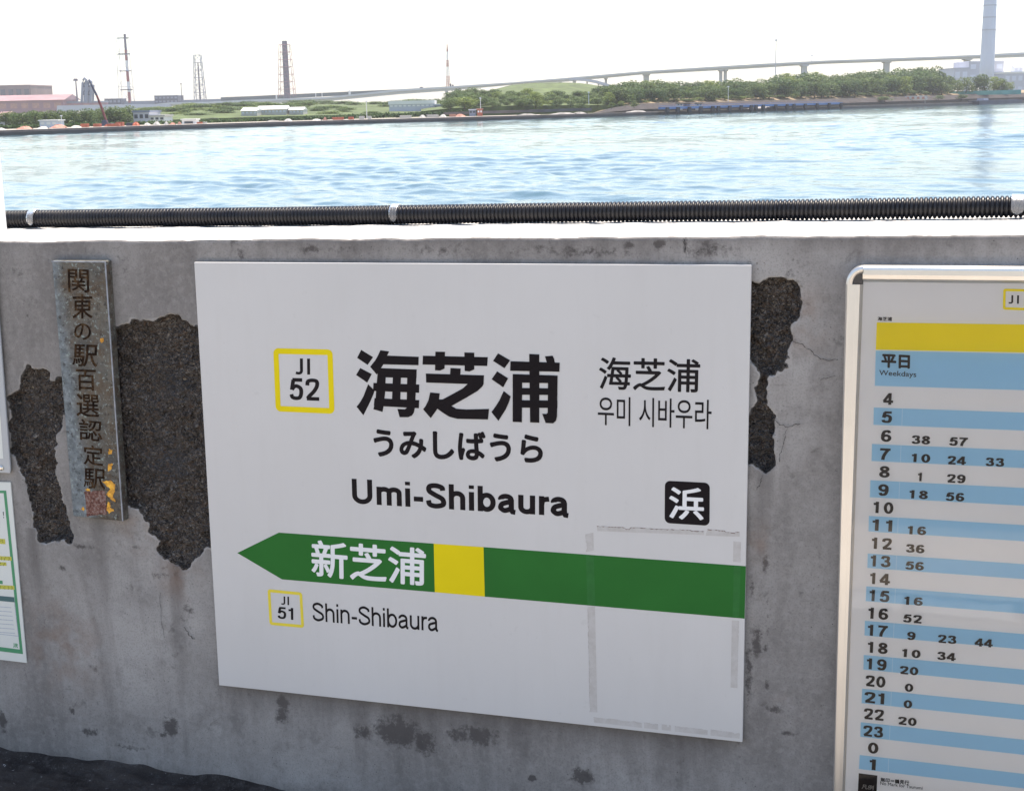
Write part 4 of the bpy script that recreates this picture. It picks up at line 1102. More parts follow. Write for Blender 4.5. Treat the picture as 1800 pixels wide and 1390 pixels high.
for sdv, (nl, bl, lf, mt) in enumerate([(1500, 9, .034, 'leaf_dark'), (1500, 8, .034, 'leaf_dark'), (1300, 10, .036, 'leaf_mid'), (1300, 8, .036, 'leaf_mid'), (1200, 9, .036, 'leaf_light'), (900, 12, .045, 'leaf_mid'), (900, 12, .045, 'leaf_light')]):
    low = .03
    V, Fc = crown_mesh(sdv + 40, nl, bl, lf, low)
    me = bpy.data.meshes.new('crown'); me.from_pydata([tuple(v) for v in V], [], Fc); me.materials.append(MAT[mt])
    tm = trunk_mesh(sdv); tme = bpy.data.meshes.new('trunk'); tme.from_pydata(tm.v, [], tm.f); tme.materials.append(MAT['bark'])
    PROTO.append((me, tme))
RT = random.Random(77)
def tree(kind, px, pyb, pyt, wpx, dist, name, label, cat, group):
    b, tp = at(px, pyb, dist), at(px, pyt, dist); h = tp[2] - b[2]; wd = wpx * dist / FPX
    r = bpy.data.objects.new(name, None); COL.objects.link(r); r.location = b; r.rotation_euler = (0, 0, RT.uniform(0, 6.28)); r.scale = (wd * 1.12, wd * 1.12, h * 1.03)
    tag(r, label, cat, group); me, tme = PROTO[kind]
    for nm, q in (('crown', me), ('trunk', tme)):
        o = bpy.data.objects.new(nm, q); COL.objects.link(o); o.parent = r
    return r
# dense wood on the right half of the far shore
TOPX = [1050,1075,1100,1130,1160,1190,1220,1260,1300,1330,1362,1380,1400,1425,1450,1480,1505,1530,1560,1600,1640,1655,1668]
TOPY = [150,149,147,144,143,146,147,144,143,142,137,129,136,130,133,131,129,125,127,121,122,131,140]
wood = 'trees of the dense wood on the far shore'
for row, (dd, drop, sp) in enumerate(((92, 0, 13), (62, 8, 13), (37, 16, 13))):
    x = 1058 + row * 6
    while x < 1668:
        tp = float(np.interp(x, TOPX, TOPY)) - 1.5 + drop * (.85 if x > 1380 else .7) + RT.uniform(-2.5, 3.5)
        bs = float(np.interp(x, [1040,1350,1660], [185,172.5,165.5])) + (1.6 if row == 2 else 0)
        hgt = bs - tp
        if hgt > 6:
            kd = RT.choice([0, 1, 1, 2, 3, 5, 4 if RT.random() < .6 else 2])
            tree(kd, x, bs, tp, min(max(30, hgt * 1.25), 48) * RT.uniform(.85, 1.2), sd(x) + dd + RT.uniform(-8, 8), 'tree',
                 'green broadleaf tree in the dense wood below the bridge on the far shore', 'tree', wood)
        x += sp * RT.uniform(.75, 1.25)
for k in range(44):
    x = 1064 + k * 13.8 + RT.uniform(-4, 4); bs = float(np.interp(x, [1040,1350,1660], [185.5,173.6,166.6]))
    tree(RT.choice([5, 5, 6]), x, bs, bs - RT.uniform(5, 9), RT.uniform(16, 28), sd(x) + 33, 'shrub', 'low scrub bush along the front foot of the dense wood', 'shrub', 'bushes at the foot of the wood')
# single bright group beside the tall chimney
for x, bt, tp, wd in ((1682,163,141,24),(1698,163,136,28),(1715,163,134,30),(1730,162,132,34),(1747,162,135,32),(1762,162,139,28),(1773,162,145,20)):
    tree(4 if RT.random() < .7 else 3, x, bt, tp, wd, sd(x) + 24 + RT.uniform(-4, 6), 'tree', 'bright green tree in the row in front of the tall pale chimney', 'tree', 'trees in front of the pale chimney')
# slope with shrubs between the quay and the grassy mound
def surf(x, off, tbl):
    ys = [np.interp(x, a, b) for _, a, b in tbl]; return float(np.interp(off, [t_[0] for t_ in tbl], ys))
MOUND = [(30, [740,800,900,1180], [196,190,186,184]), (110, [740,800,880,960,1070,1180], [190,178,166,166,170,178]), (190, [740,800,850,880,900,940,990,1020,1045,1075,1110,1180], [186,172,162,155,150,146.5,145.5,147,150,156,165,175])]
for k in range(136):
    x = RT.uniform(782, 1100); off = 22 + 128 * RT.random() ** 1.2
    if off > 105 and 880 < x < 1040: off = RT.uniform(22, 100)
    bs = surf(x, off, MOUND) + 2.5; hh = RT.uniform(8, 15)
    if x < 850: hh *= 1.5
    tree(RT.choice([5, 5, 3, 2, 2, 6]), x, bs, bs - hh, hh * RT.uniform(1.6, 2.4), sd(x) + off, 'shrub', 'bushy green shrub on the slope below the grassy mound', 'shrub', 'shrubs on the slope')
tree(4, 942, 190, 163, 34, sd(940) + 28, 'tree', 'round yellow green tree standing out on the shrub slope', 'tree', None)
# belt behind the left yard
for k in range(17):
    x = 12 + k * 13.4 + RT.uniform(-3, 3)
    tree(RT.choice([0, 2, 3, 3]), x, 224 - x * .02, 201 - x * .05 + RT.uniform(-3, 2), RT.uniform(32, 46), sd(x) + 48 + RT.uniform(-6, 14), 'tree', 'rounded green tree in the belt behind the yard at the left', 'tree', 'trees behind the left yard')
SCRUB = [(60, [-150, 200, 450, 780], [222, 214, 206, 198]), (150, [-150, 200, 330, 450, 780], [212, 203, 191, 188, 184]), (420, [-150, 200, 330, 450, 780], [208, 198, 186, 184, 178])]
for k in range(104):
    x = RT.uniform(225, 800); off = RT.choice([RT.uniform(66, 150), RT.uniform(66, 150), RT.uniform(150, 330)])
    if off < 125 and (408 < x < 548 or 665 < x < 800 or x < 305): off = RT.uniform(130, 300)
    bs = surf(x, off, SCRUB) + 2
    tree(RT.choice([5, 5, 3, 2, 6]), x, bs, bs - RT.uniform(5, 10), RT.uniform(30, 60), sd(x) + off, 'shrub', 'low green shrub on the scrub bank below the viaduct', 'shrub', 'shrubs on the scrub bank')
# clipped hedge along the yard: dense leaf mass
def hedge(x0, y0, x1, y1, h, off, label):
    g = np.random.default_rng(int(x0) + 500); V, Fc = [], []
    a, b = at(x0, y0, sd(x0) + off), at(x1, y1, sd(x1) + off)
    hh = h * sd((x0 + x1) / 2) / FPX; n = int(np.linalg.norm(b - a) * 26)
    for k in range(n):
        f = g.random(); p = a + (b - a) * f + np.array([g.normal(0, .5), g.normal(0, .5), g.random() * hh * (.85 + .3 * math.sin(f * 60) ** 2)])
        t = g.normal(0, 1, 3); t /= np.linalg.norm(t); c = np.cross(t, g.normal(0, 1, 3)); c /= np.linalg.norm(c); s = .35 + .3 * g.random(); i = len(V)
        V += [p - t * s, p - c * s * .6, p + t * s, p + c * s * .6]; Fc.append((i, i + 1, i + 2, i + 3))
    me = bpy.data.meshes.new('hedge'); me.from_pydata([tuple(v) for v in V], [], Fc); me.materials.append(MAT['leaf_dark'])
    o = bpy.data.objects.new('hedge', me); COL.objects.link(o); tag(o, label, 'hedge')
hedge(-60, 229, 195, 220, 5, 30, 'low dark hedge along the yard at the far left')
hedge(175, 223, 450, 215, 5.5, 30, 'dark hedge behind the white hut and orange material')
hedge(440, 216, 690, 205, 6, 30, 'dark hedge along the middle of the far yard')
hedge(690, 206, 828, 198, 5, 30, 'dark hedge ending at the small orange hut')

# ---- elevated road
DK = [(240,192,186.5),(300,187,180.5),(360,186,179.5),(450,183,175.2),(575,178,171),(700,166,157.5),(787,160,152.5),(900,149.5,145.2),(1000,143.5,137),(1065,137.5,131.3),(1132,131,125.5),(1240,125.2,118.6),(1350,118.8,112),(1450,112.5,107),(1555,109,103.2),(1640,106,100.2),(1725,103,96.5),(1800,100.5,92.5),(1950,96,88)]
ddist = lambda x: float(np.interp(x, [200, 900, 1400, 1950], [1150, 980, 930, 960]))
fw = np.array([FH[0], FH[1], 0])
c = at(1270, 150, ddist(1270)); t = thing('viaduct', (c[0], c[1], LZ), 'long pale concrete road viaduct climbing to the right across the far shore', 'viaduct')
mb = MB(); rows = []
for x, yb, yt in DK:
    lo, hi = at(x, yb, ddist(x)), at(x, yt, ddist(x)); h = hi[2] - lo[2]
    rows.append([lo + fw * 3, lo, lo + (0, 0, h * .52), lo - fw * 1.6 + (0, 0, h * .55), hi - fw * 1.6, hi - fw * 1.3, hi - fw * 1.3 - (0, 0, h * .18), hi + fw * 11 - (0, 0, h * .18), hi + fw * 11, hi + fw * 11.3, lo + fw * 11.3 + (0, 0, h * .55), lo + fw * 8])
n = len(rows[0])
mb.loft(list(map(list, zip(*rows)))); mb.loft([[r[-1] for r in rows], [r[0] for r in rows]])
mb.build('deck', MAT['deck'], t)
for x, yb in ((785,182),(985,152),(1010,152),(1065,154),(1136,153),(1271,150),(1413.5,140),(1558.5,130),(1700,140),(1850,135)):
    yt = float(np.interp(x, [d[0] for d in DK], [d[1] for d in DK])) - .3
    for side in ((-3.2, 3.2) if x == 1271 else (0,)):
        d = ddist(x) + 5; tp, bt = at(x + side * 1.25, yt, d), at(x + side * 1.25, yb, d)
        wd = (9 if x > 1100 else 4) * d / FPX * (.55 if side else 1)
        m = MB(); h = tp[2] - LZ + .3; m.box((tp[0], tp[1], LZ + h / 2 - .15 - .4), (wd, wd * 1.1, h - .8), YAW)
        m.box((tp[0], tp[1], tp[2] - .5), (wd * 1.25, 9, 1.0), YAW)
        m.build('pier', MAT['pier'], t)
# slip road in front
c = at(1040, 148, 860); t = thing('ramp', (c[0], c[1], LZ), 'short pale slip road dropping behind the grassy mound', 'ramp')
m = MB(); R_ = [(1000,141,136.8),(1030,143,138.8),(1050,147,142),(1070,154,148),(1082,162,156)]
rows = []
for x, yb, yt in R_:
    lo, hi = at(x, yb, 880), at(x, yt, 880); rows.append([lo, hi, hi + fw * 7, lo + fw * 7])
m.loft([list(r) for r in zip(*[r + [r[0]] for r in rows])]); m.build('deck', MAT['chim2'], t)
for x, yt in ((1008, 141.5), (1032, 144), (1052, 148)):
    p = at(x, yt, 883); m = MB(); m.box((p[0], p[1], (LZ + p[2]) / 2), (.9, 1.2, p[2] - LZ), YAW); m.build('pier', MAT['pier'], t)
# dark barrier / gallery behind the viaduct
def band(name, pts, dist, depth, m, label, cat, posts=()):
    c = at(pts[0][0], pts[0][1], dist); t = thing(name, (c[0], c[1], LZ), label, cat)
    rows = []
    for x, yb, yt in pts:
        lo, hi = at(x, yb, dist), at(x, yt, dist); rows.append([lo, hi, hi + fw * depth, lo + fw * depth, lo])
    mb = MB().loft(list(map(list, zip(*rows)))); mb.build('panels', m, t)
    for x, yb, yt, wpx in posts:
        lo, hi = at(x, yb, dist - 1.2), at(x, yt, dist - 1.2); q = MB(); q.box(((lo[0] + hi[0]) / 2, (lo[1] + hi[1]) / 2, (lo[2] + hi[2]) / 2), (wpx * dist / FPX, 1.2, hi[2] - lo[2]), YAW, .85); q.build('post', MAT['whitep'], t)
    return t
band('noise_barrier', [(388,178,171.5),(450,176,169),(612,168,161.5),(620,168,161),(700,162,157.5),(760,158,155)], 1300, 3, MAT['noise'], 'long dark green barrier behind the left end of the viaduct', 'barrier', ((486,177,167,2.6),(555,172,163,1.2),(566,171,163,1.2),(614.5,168.5,159.5,4)))
band('pipe_gallery', [(185,190,179),(240,187,178),(310,184,176.5),(395,182,174)], 1380, 8, MAT['bluegrey'], 'dark blue grey pipe gallery below the striped tower', 'gallery')
band('retaining_wall', [(100,196,186),(200,194,184),(300,192,183)], 1010, 3, MAT['chim2'], 'pale grey retaining wall behind the left trees', 'wall')
band('perimeter_fence', [(780,202,197.5),(1040,195,190)], sd(900) + 9, .3, MAT['quay'], 'dark perimeter fence at the foot of the shrub slope', 'fence')
band('mesh_fence', [(1668,168,161),(1730,167,159.8),(1795,166,158)], sd(1730) + 14, .2, MAT['teal'], 'teal mesh fence in front of the bright trees by the chimney', 'fence')

# ---- buildings
def building(name, label, x0, x1, yb, yt, dist, depth, wall, roof=None, rh=0, win=None, gable=False, cat='building', tilt=0.0):
    """box building; photo box x0..x1, yb..yt at dist; win = rows, cols"""
    a, b, tp = at(x0, yb, dist), at(x1, yb, dist), at((x0 + x1) / 2, yt, dist)
    cxy = (a + b) / 2 + fw * depth / 2; wd = np.hypot(*(b - a)[:2]); zb = min(a[2], b[2]); h = tp[2] - zb
    rz = math.atan2((b - a)[1], (b - a)[0])
    t = thing(name, (cxy[0], cxy[1], zb), label, cat)
    m = MB(); m.box((cxy[0], cxy[1], zb + h / 2 - .6), (wd, depth, h + 1.2), rz); m.build('walls', wall, t)
    u = np.array([math.cos(rz), math.sin(rz), 0]); v = np.array([-u[1], u[0], 0])
    if roof:
        m = MB(); top = zb + h
        if gable:
            P = [cxy - u * wd * .52 - v * depth * .55, cxy + u * wd * .52 - v * depth * .55]
            m.prism([np.array([*(cxy - u * wd * .52 - v * depth * .56)[:2], top + .01]), np.array([*(cxy - u * wd * .52)[:2], top + rh]), np.array([*(cxy - u * wd * .52 + v * depth * .56)[:2], top + .01])], u * wd * 1.04)
        else:
            m.box((cxy[0], cxy[1], top + rh / 2), (wd + .5, depth + .5, rh), rz)
        m.build('roof', roof, t)
    if win:
        nr, nc, wm = win
        for r in range(nr):
            for k in range(nc):
                c = cxy - v * (depth / 2 + .04) + u * wd * ((k + .5) / nc - .5); z = zb + h * (r + .55) / nr
                q = MB(); q.box((c[0], c[1], z), (wd / nc * .62, .1, h / nr * .45), rz); q.build('window', wm, t)
    return t
building('factory', 'brown flat topped factory block on the far left skyline', -70, 55, 175, 152.5, 1250, 60, MAT['brown'], MAT['pinkroof'], 1.0, (1, 9, MAT['dglass']))
building('factory', 'long low faded red factory hall with a row of pale openings, left skyline', -120, 112, 196, 178, 1150, 40, MAT['pink'], MAT['pinkroof'], 4.5, (1, 12, MAT['salmon']), True)
building('factory', 'lower pink end of the factory, beside the blue steel frames', 112, 176, 190, 181, 1160, 25, MAT['pink'], MAT['bluegrey'], 1.2, (1, 4, MAT['salmon']))
building('warehouse', 'dark blue grey block on the skyline right of the striped tower', 272, 313, 182, 169, 1370, 25, MAT['dsteel'], MAT['bluegrey'], .6, (2, 6, MAT['bluegrey']))
building('warehouse', 'smaller dark block on the skyline left of the striped tower', 184, 213, 183, 174.5, 1370, 20, MAT['dsteel'], MAT['bluegrey'], .5, (1, 4, MAT['bluegrey']))
building('shed', 'grey shed with a flat grey roof behind the yard, left of centre', 235, 263, 213, 198, 364, 12, MAT['chim2'], MAT['bluegrey'], .5, (1, 3, MAT['dglass']))
building('shed', 'small white shed joined to the right of the grey shed', 263.5, 289, 213, 205, 364, 9, MAT['roofw'], MAT['sheetw'], .4, (1, 3, MAT['dglass']))
building('hut', 'white hut with a small dark window at the yard edge', 320, 344, 220.5, 211.5, sd(330) + 14, 4, MAT['whitep'], MAT['roofw'], .3, (1, 1, MAT['dglass']))
building('container', 'white and pale blue container building among the left trees', 70, 101, 222, 213, sd(85) + 26, 5, MAT['chim'], MAT['whitep'], .25, (1, 3, MAT['whitep']))
building('house', 'pale house cut by the left edge of the view', -30, 11, 217, 206, sd(5) + 60, 10, MAT['sheetw'], MAT['pinkroof'], 1.2, (1, 3, MAT['dglass']), True)
building('shed', 'long white roofed shed right of the dark green barrier', 684, 763, 188.5, 183.6, 445, 14, MAT['chim2'], MAT['roofw'], 1.1, (1, 10, MAT['whitep']))
building('shed', 'blue grey shed at the right end of the long white roof', 764, 788, 196, 185.5, 438, 14, MAT['bluegrey'], MAT['chim2'], .4, (1, 3, MAT['dglass']))
building('greenhouse', 'low white roofed greenhouse left of the others', 424, 452, 202, 195, 408, 9, MAT['sheetw'], MAT['roofw'], .9, (1, 4, MAT['chim']), True)
building('greenhouse', 'low white roofed greenhouse, the longest of three', 452, 503, 200, 192.5, 416, 9, MAT['sheetw'], MAT['roofw'], 1.0, (1, 8, MAT['chim']), True)
building('greenhouse', 'low white roofed greenhouse at the right of three', 508, 533, 200, 193.5, 418, 9, MAT['sheetw'], MAT['roofw'], .8, (1, 4, MAT['chim']), True)
building('hut', 'small orange framed hut at the right end of the yard', 839, 848, 200.5, 193, sd(840) + 14, 2.2, MAT['orange'], MAT['salmon'], .3, (1, 2, MAT['whitep']))
building('gatehouse', 'grey blue kiosk left of the orange hut', 825, 836, 201, 194, sd(830) + 15, 2.5, MAT['bluegrey'], MAT['chim2'], .25, (1, 2, MAT['dglass']))
building('power_station', 'pale grey power station block at the left foot of the tall chimney', 1676, 1702, 145, 121, 860, 30, MAT['chim2'], MAT['chim2'], .5, (1, 2, MAT['chim']))
building('power_station', 'pale stepped block directly under the tall chimney', 1702, 1763, 145, 109, 860, 30, MAT['chim2'], MAT['chim'], .5, (2, 4, MAT['chim']))
building('power_station', 'low pale hall with a white roof cut by the right edge', 1764, 1900, 165, 128.5, 840, 36, MAT['chim2'], MAT['roofw'], 1.0, (2, 12, MAT['chim']))
building('tank', 'small white roof plant standing on the right hall', 1783, 1798, 127.5, 118, 850, 6, MAT['chim'], MAT['roofw'], 1.4, (1, 2, MAT['chim2']), True)
# tall chimney
c = at(1726, 145, 830); t = thing('chimney', (c[0], c[1], LZ), 'tall pale blue grey chimney rising out of the top right corner', 'chimney')
sc = 830 / FPX; top = at(1742, -160, 830)[2]
m = MB(); zb = at(1726, 113, 830)[2]
px = at(1738, 60, 830)
prof = [(LZ, 12.4), (zb, 11.9), (at(1738, 53, 830)[2], 11.2), (at(1738, 30, 830)[2], 10.9), (at(1738, 0, 830)[2], 10.4), (top, 9.0)]
m.tube([(px[0], px[1], z) for z, r in prof], [r * sc for z, r in prof], 28)
m.build('shaft', MAT['chim'], t, smooth=True)
for y, r in ((53, 12.2), (31, 11.4), (10, 11.2), (-60, 10.8)):
    z = at(1738, y, 830)[2]; m = MB(); m.tube([(px[0], px[1], z - .35), (px[0], px[1], z + .35)], r * sc, 28); m.build('platform_ring', MAT['chim2'], t)
# ---- lattice towers
def lattice(m, cx, cy, z0, z1, w0, w1, n, th, rz=.4):
    C = lambda f, k: np.array([cx + (w0 + (w1 - w0) * f) / 2 * math.cos(rz + k * math.pi / 2) * 1.414, cy + (w0 + (w1 - w0) * f) / 2 * math.sin(rz + k * math.pi / 2) * 1.414, z0 + (z1 - z0) * f])
    for i in range(n):
        a, b = i / n, (i + 1) / n
        for k in range(4):
            m.tube([C(a, k), C(b, k)], th * 1.7, 4); m.tube([C(b, k), C(b, (k + 1) % 4)], th * 1.1, 4)
            m.tube([C(a, k), C(b, (k + 1) % 4)] if i % 2 else [C(a, (k + 1) % 4), C(b, k)], th * .9, 4)
def striped(parent, px, y0, y1, dist, r, n, m1, m2, nm='stack'):
    for k in range(n):
        a, b = at(px, y0 + (y1 - y0) * k / n, dist), at(px, y0 + (y1 - y0) * (k + 1) / n, dist); c0 = at(px, y0, dist)
        q = MB(); q.tube([(c0[0], c0[1], a[2]), (c0[0], c0[1], b[2])], r, 10); q.build('stack_section', m1 if k % 2 == 0 else m2, parent)
c = at(228, 180, 1200); t = thing('chimney', (c[0], c[1], LZ), 'red and white banded stack with a lattice frame and side platforms, second from left', 'chimney')
striped(t, 228, 181, 88, 1200, 1.2, 5, MAT['red'], MAT['whitep'])
q = MB(); q.tube([(c[0], c[1], at(228, 88, 1200)[2]), (c[0], c[1], at(228, 60, 1200)[2])], 1.05, 10); q.build('stack_top', MAT['purple'], t)
z0, z1 = at(228, 181, 1200)[2], at(228, 68, 1200)[2]
q = MB(); ctr = c - np.array([R0[0], R0[1], 0]) * 2.4
lattice(q, ctr[0], ctr[1], z0, z1, 10.5, 8.0, 4, .10, YAW + math.pi / 4); q.build('lattice', MAT['bluegrey'], t)
for y in (158, 125, 95, 67):
    z = at(228, y, 1200)[2]; q = MB(); q.box((ctr[0] + .8, ctr[1], z), (9.5, 3, .7), YAW); q.build('gallery', MAT['dsteel'], t)
c = at(352, 175, 1200); t = thing('lattice_tower', (c[0], c[1], LZ), 'slim blue grey lattice tower with a pipe inside, between striped and dark stacks', 'tower')
z0, z1 = at(352, 176, 1200)[2], at(352, 97, 1200)[2]
q = MB(); lattice(q, c[0], c[1], z0, z1, 8.5, 5.4, 6, .2, YAW + math.pi / 4); q.build('lattice', MAT['bluegrey'], t)
q = MB(); q.tube([(c[0], c[1], z0), (c[0], c[1], at(352, 111, 1200)[2])], [.75, .55], 8); q.build('stack', MAT['purple'], t)
c = at(505, 170, 1250); t = thing('chimney', (c[0], c[1], LZ), 'thick dark purple stack in a thin striped lattice frame', 'chimney')
z0, z1 = at(505, 170, 1250)[2], at(505, 72, 1250)[2]
q = MB(); q.tube([(c[0], c[1], LZ), (c[0], c[1], z0), (c[0], c[1], z0 + (z1 - z0) * .9), (c[0], c[1], z1)], [2.9, 2.8, 2.35, 2.2], 16); q.build('stack', MAT['purple'], t)
q = MB(); lattice(q, c[0], c[1], z0, z0 + (z1 - z0) * .93, 13.5, 9, 7, .13, YAW + math.pi / 4); q.build('lattice', MAT['pink'], t)
for f in (.52, .75, .93):
    q = MB(); q.tube([(c[0], c[1], z0 + (z1 - z0) * f), (c[0], c[1], z0 + (z1 - z0) * f + .6)], 3.2, 12); q.build('gallery', MAT['purple'], t)
c = at(788, 155, 1150); t = thing('radio_mast', (c[0], c[1], LZ), 'thin red and white lattice mast above the middle of the viaduct', 'mast')
zz = [at(788, y, 1150)[2] for y in (153, 134, 118, 106, 91, 78)]
for k in range(5):
    q = MB(); wk = 2.2 - .4 * k
    lattice(q, c[0], c[1], zz[k], zz[k + 1], wk, wk - .4, 3, .12); q.tube([(c[0], c[1], zz[k]), (c[0], c[1], zz[k + 1])], .32 - .04 * k, 6); q.build('mast_section', MAT['red'] if k % 2 == 0 else MAT['whitep'], t)
for dx in (4, 8):
    p = at(788 + dx, 153, 1150); q = MB(); q.tube([(p[0], p[1], zz[0] - 3), (p[0], p[1], zz[0] + 3.2 - dx * .2)], .75, 8); q.build('tank', MAT['purple'], t)
def pole(name, px, yb, yt, dist, r, m, label, cat, head=None, arms=0):
    b, tp = at(px, yb, dist), at(px, yt, dist); t = thing(name, b, label, cat)
    q = MB(); q.tube([b - (0, 0, 1), (b[0], b[1], tp[2])], [r, r * .6], 7); q.build('pole', m, t)
    q = MB(); q.box((b[0], b[1], tp[2] - r), (r * 5, r * 3, r * 2.4), YAW, .7)
    for k in range(arms): q.tube([(b[0] - r * 5, b[1], tp[2] - r * 1.5), (b[0] - r * 9, b[1], tp[2] + r * 4)], r * .5, 5); q.tube([(b[0] + r * 5, b[1], tp[2] - r * 1.5), (b[0] + r * 8, b[1], tp[2] + r * 5)], r * .5, 5)
    q.build('head', m, t); return t
pole('lamp_mast', 1363, 142, 70, 800, .32, MAT['chim2'], 'tall thin lighting mast above the wood, left of the bridge camera pole', 'mast', arms=1)
pole('lamp_post', 1427, 109, 97.5, 940, .30, MAT['chim2'], 'small pole standing on the viaduct deck', 'pole')
pole('lamp_post', 320, 176, 147, 1250, .35, MAT['dsteel'], 'short thin pole between the striped stack and lattice tower', 'pole')
pole('beacon_pole', 136, 178, 139, 1180, .75, MAT['purple'], 'short dark pole with a red middle beside the blue steel frames', 'pole')
pole('lamp_post', 645, 207, 178, sd(645) + 18, .12, MAT['whitep'], 'pale lamp post left of the long white roofed shed', 'lamp post')
pole('lamp_post', 845, 200, 172, sd(845) + 18, .12, MAT['whitep'], 'pale lamp post beside the small orange hut', 'lamp post')
pole('lamp_post', 1280, 177, 152, sd(1280) + 30, .14, MAT['whitep'], 'pale lamp post in front of the dense wood', 'lamp post')
pole('lamp_post', 109, 222, 203, sd(109) + 24, .10, MAT['whitep'], 'pale lamp post right of the container building', 'lamp post')
pole('lamp_post', 1035, 178, 162, sd(1035) + 20, .12, MAT['chim'], 'pale post at the right end of the shrub slope', 'lamp post')
# unloader frames and the long crane boom
for lab, x0, x1, ht in (('blue steel unloader frame with an arched top, left of the pair', 146, 151, 137.5), ('blue steel unloader frame, right of the pair, by the crane boom', 154.5, 160, 141)):
    d = 1100; t = thing('steel_frame', at((x0 + x1) / 2, 180, d), lab, 'steel frame')
    for x in (x0 - 1, x1):
        a, b = at(x - 1.2, 181, d), at(x + .4, ht + 8, d); q = MB(); q.tube([a, b], .95, 6); q.tube([at(x - 1.2, 181, d) + fw * 7, b + fw * 6], .8, 6); q.build('leg', MAT['bluegrey'], t)
    q = MB(); q.tube([at(x0 - .6, ht + 9, d), at(x0 + .6, ht + 3, d), at((x0 + x1) / 2, ht, d), at(x1 + .6, ht + 3, d), at(x1 + .6, ht + 9, d)], .9, 6); q.build('arch', MAT['bluegrey'], t)
    for yy in (152, 166):
        q = MB(); a, b = at(x0 - 1, yy, d), at(x1 + .5, yy, d); q.tube([a, b], .7, 5); q.tube([a, b + (0, 0, 4)], .45, 5); q.build('brace', MAT['dsteel'], t)
d = sd(188) + 20
t = thing('crawler_crane', at(189, 224, d), 'crawler crane with a long bent dark red boom leaning left', 'crane')
q = MB(); B = [at(156, 140.5, d), at(162, 152, d), at(170, 168, d), at(178, 188, d), at(188, 217, d)]
q.tube(B[:3], [.14, .22, .26], 6); q.build('jib', MAT['dsteel'], t)
q = MB(); lattice_pts = B[2:]
q.tube(lattice_pts, [.22, .28, .28], 6); q.build('boom', MAT['boomred'], t)
p = at(189, 221, d); q = MB(); q.box((p[0], p[1], p[2]), (2.4, 2.6, 1.1), YAW); q.box((p[0] - .6, p[1], p[2] + .9), (1.2, 1.4, .7), YAW, .8); q.build('cab', MAT['dsteel'], t)
q = MB()
for sgn in (-1, 1):
    cc = np.array([p[0], p[1], p[2] - .85]) + np.array([-math.sin(YAW), math.cos(YAW), 0]) * sgn * 1.0; q.box(cc, (3.2, .6, .6), YAW, .85)
q.build('track', MAT['rubber'], t)

# ---- goods on the yard
def heap(name, px, wpx, hpx, off, m, label, cat, group, seed, kind='heap'):
    g = random.Random(seed); d = sd(px) + off; p = onland(px, d); wd, h = wpx * d / FPX, .78 * hpx * d / FPX
    mb = MB()
    if kind == 'heap':
        n = 14; rows = []
        for k, (rr, zz) in enumerate(((1, 0), (.8, .42), (.5, .8), (.18, 1.0))):
            rows.append([(p[0] + wd / 2 * rr * math.cos(6.283 * i / n) * (1 + .18 * math.sin(i * 2.4 + seed)), p[1] + wd * .3 * rr * math.sin(6.283 * i / n), p[2] + h * zz * (1 + .2 * math.sin(i * 1.7 + seed + k)) - .05) for i in range(n + 1)])
        mb.loft(rows); mb.f.append(tuple(range(3 * (n + 1), 4 * (n + 1) - 1)))
    else:
        c_ = 5
        for k in range(c_):
            z = p[2] + h * (k + .5) / c_; mb.box((p[0] + g.uniform(-.04, .04) * wd, p[1], z), (wd * g.uniform(.86, 1), 1.6, h / c_ * .96), YAW + g.uniform(-.04, .04))
    o = mb.build(name, m); tag(o, label, cat, group)
yard = 'material stored on the far quay'
sm, orr, wt = MAT['salmon'], MAT['orange'], MAT['sheetw']
YD = [(-4,24,5,8,wt,'heap'),(40,32,7,9,sm,'heap'),(72,26,5,8,wt,'heap'),(100,34,8,9,sm,'heap'),(130,24,5,8,wt,'heap'),(146,12,8,9,orr,'stack'),(168,12,7,10,orr,'stack'),(184,9,5,9,orr,'heap'),(197,22,6,7,orr,'stack'),
      (208,13,9,9,orr,'stack'),(226,12,7,10,MAT['dsteel'],'stack'),(236,15,8,8,orr,'heap'),(256,14,6,8,wt,'heap'),(273,14,8,8,wt,'heap'),(290,10,7,9,wt,'heap'),(301,14,5,7,sm,'heap'),(313,8,6,9,sm,'heap'),(349,9,4,9,orr,'stack'),(358,6,4,9,wt,'stack'),
      (505,16,6,7,wt,'heap'),(555,20,4,7,wt,'heap'),(570,8,7,9,sm,'heap'),(593,20,6,8,orr,'stack'),(616,9,6,8,orr,'stack'),(635,9,7,9,wt,'stack'),(649,6,7,8,wt,'stack'),(712,22,6,12,wt,'stack'),(742,14,6,12,wt,'heap'),(760,22,6,12,wt,'stack'),(778,14,6,12,wt,'heap'),(795,12,6,12,sm,'stack'),(808,20,6,12,sm,'heap')]
nmc = {id(sm): 'faded orange', id(orr): 'bright orange', id(wt): 'white', id(MAT['dsteel']): 'dark'}
for k, (x, wpx, hpx, off, m, kd) in enumerate(YD):
    zone = 'left end of the far quay' if x < 160 else ('crane on the far quay' if x < 370 else ('middle of the far quay' if x < 680 else 'right end of the far yard'))
    heap('material_heap' if kd == 'heap' else 'material_stack', x, wpx, hpx, off, m, '%s %s of material by the %s' % (nmc[id(m)], 'covered heap' if kd == 'heap' else 'layered stack', zone), kd, yard + ' (%s %s %s)' % (nmc[id(m)], kd, zone), k, kd)
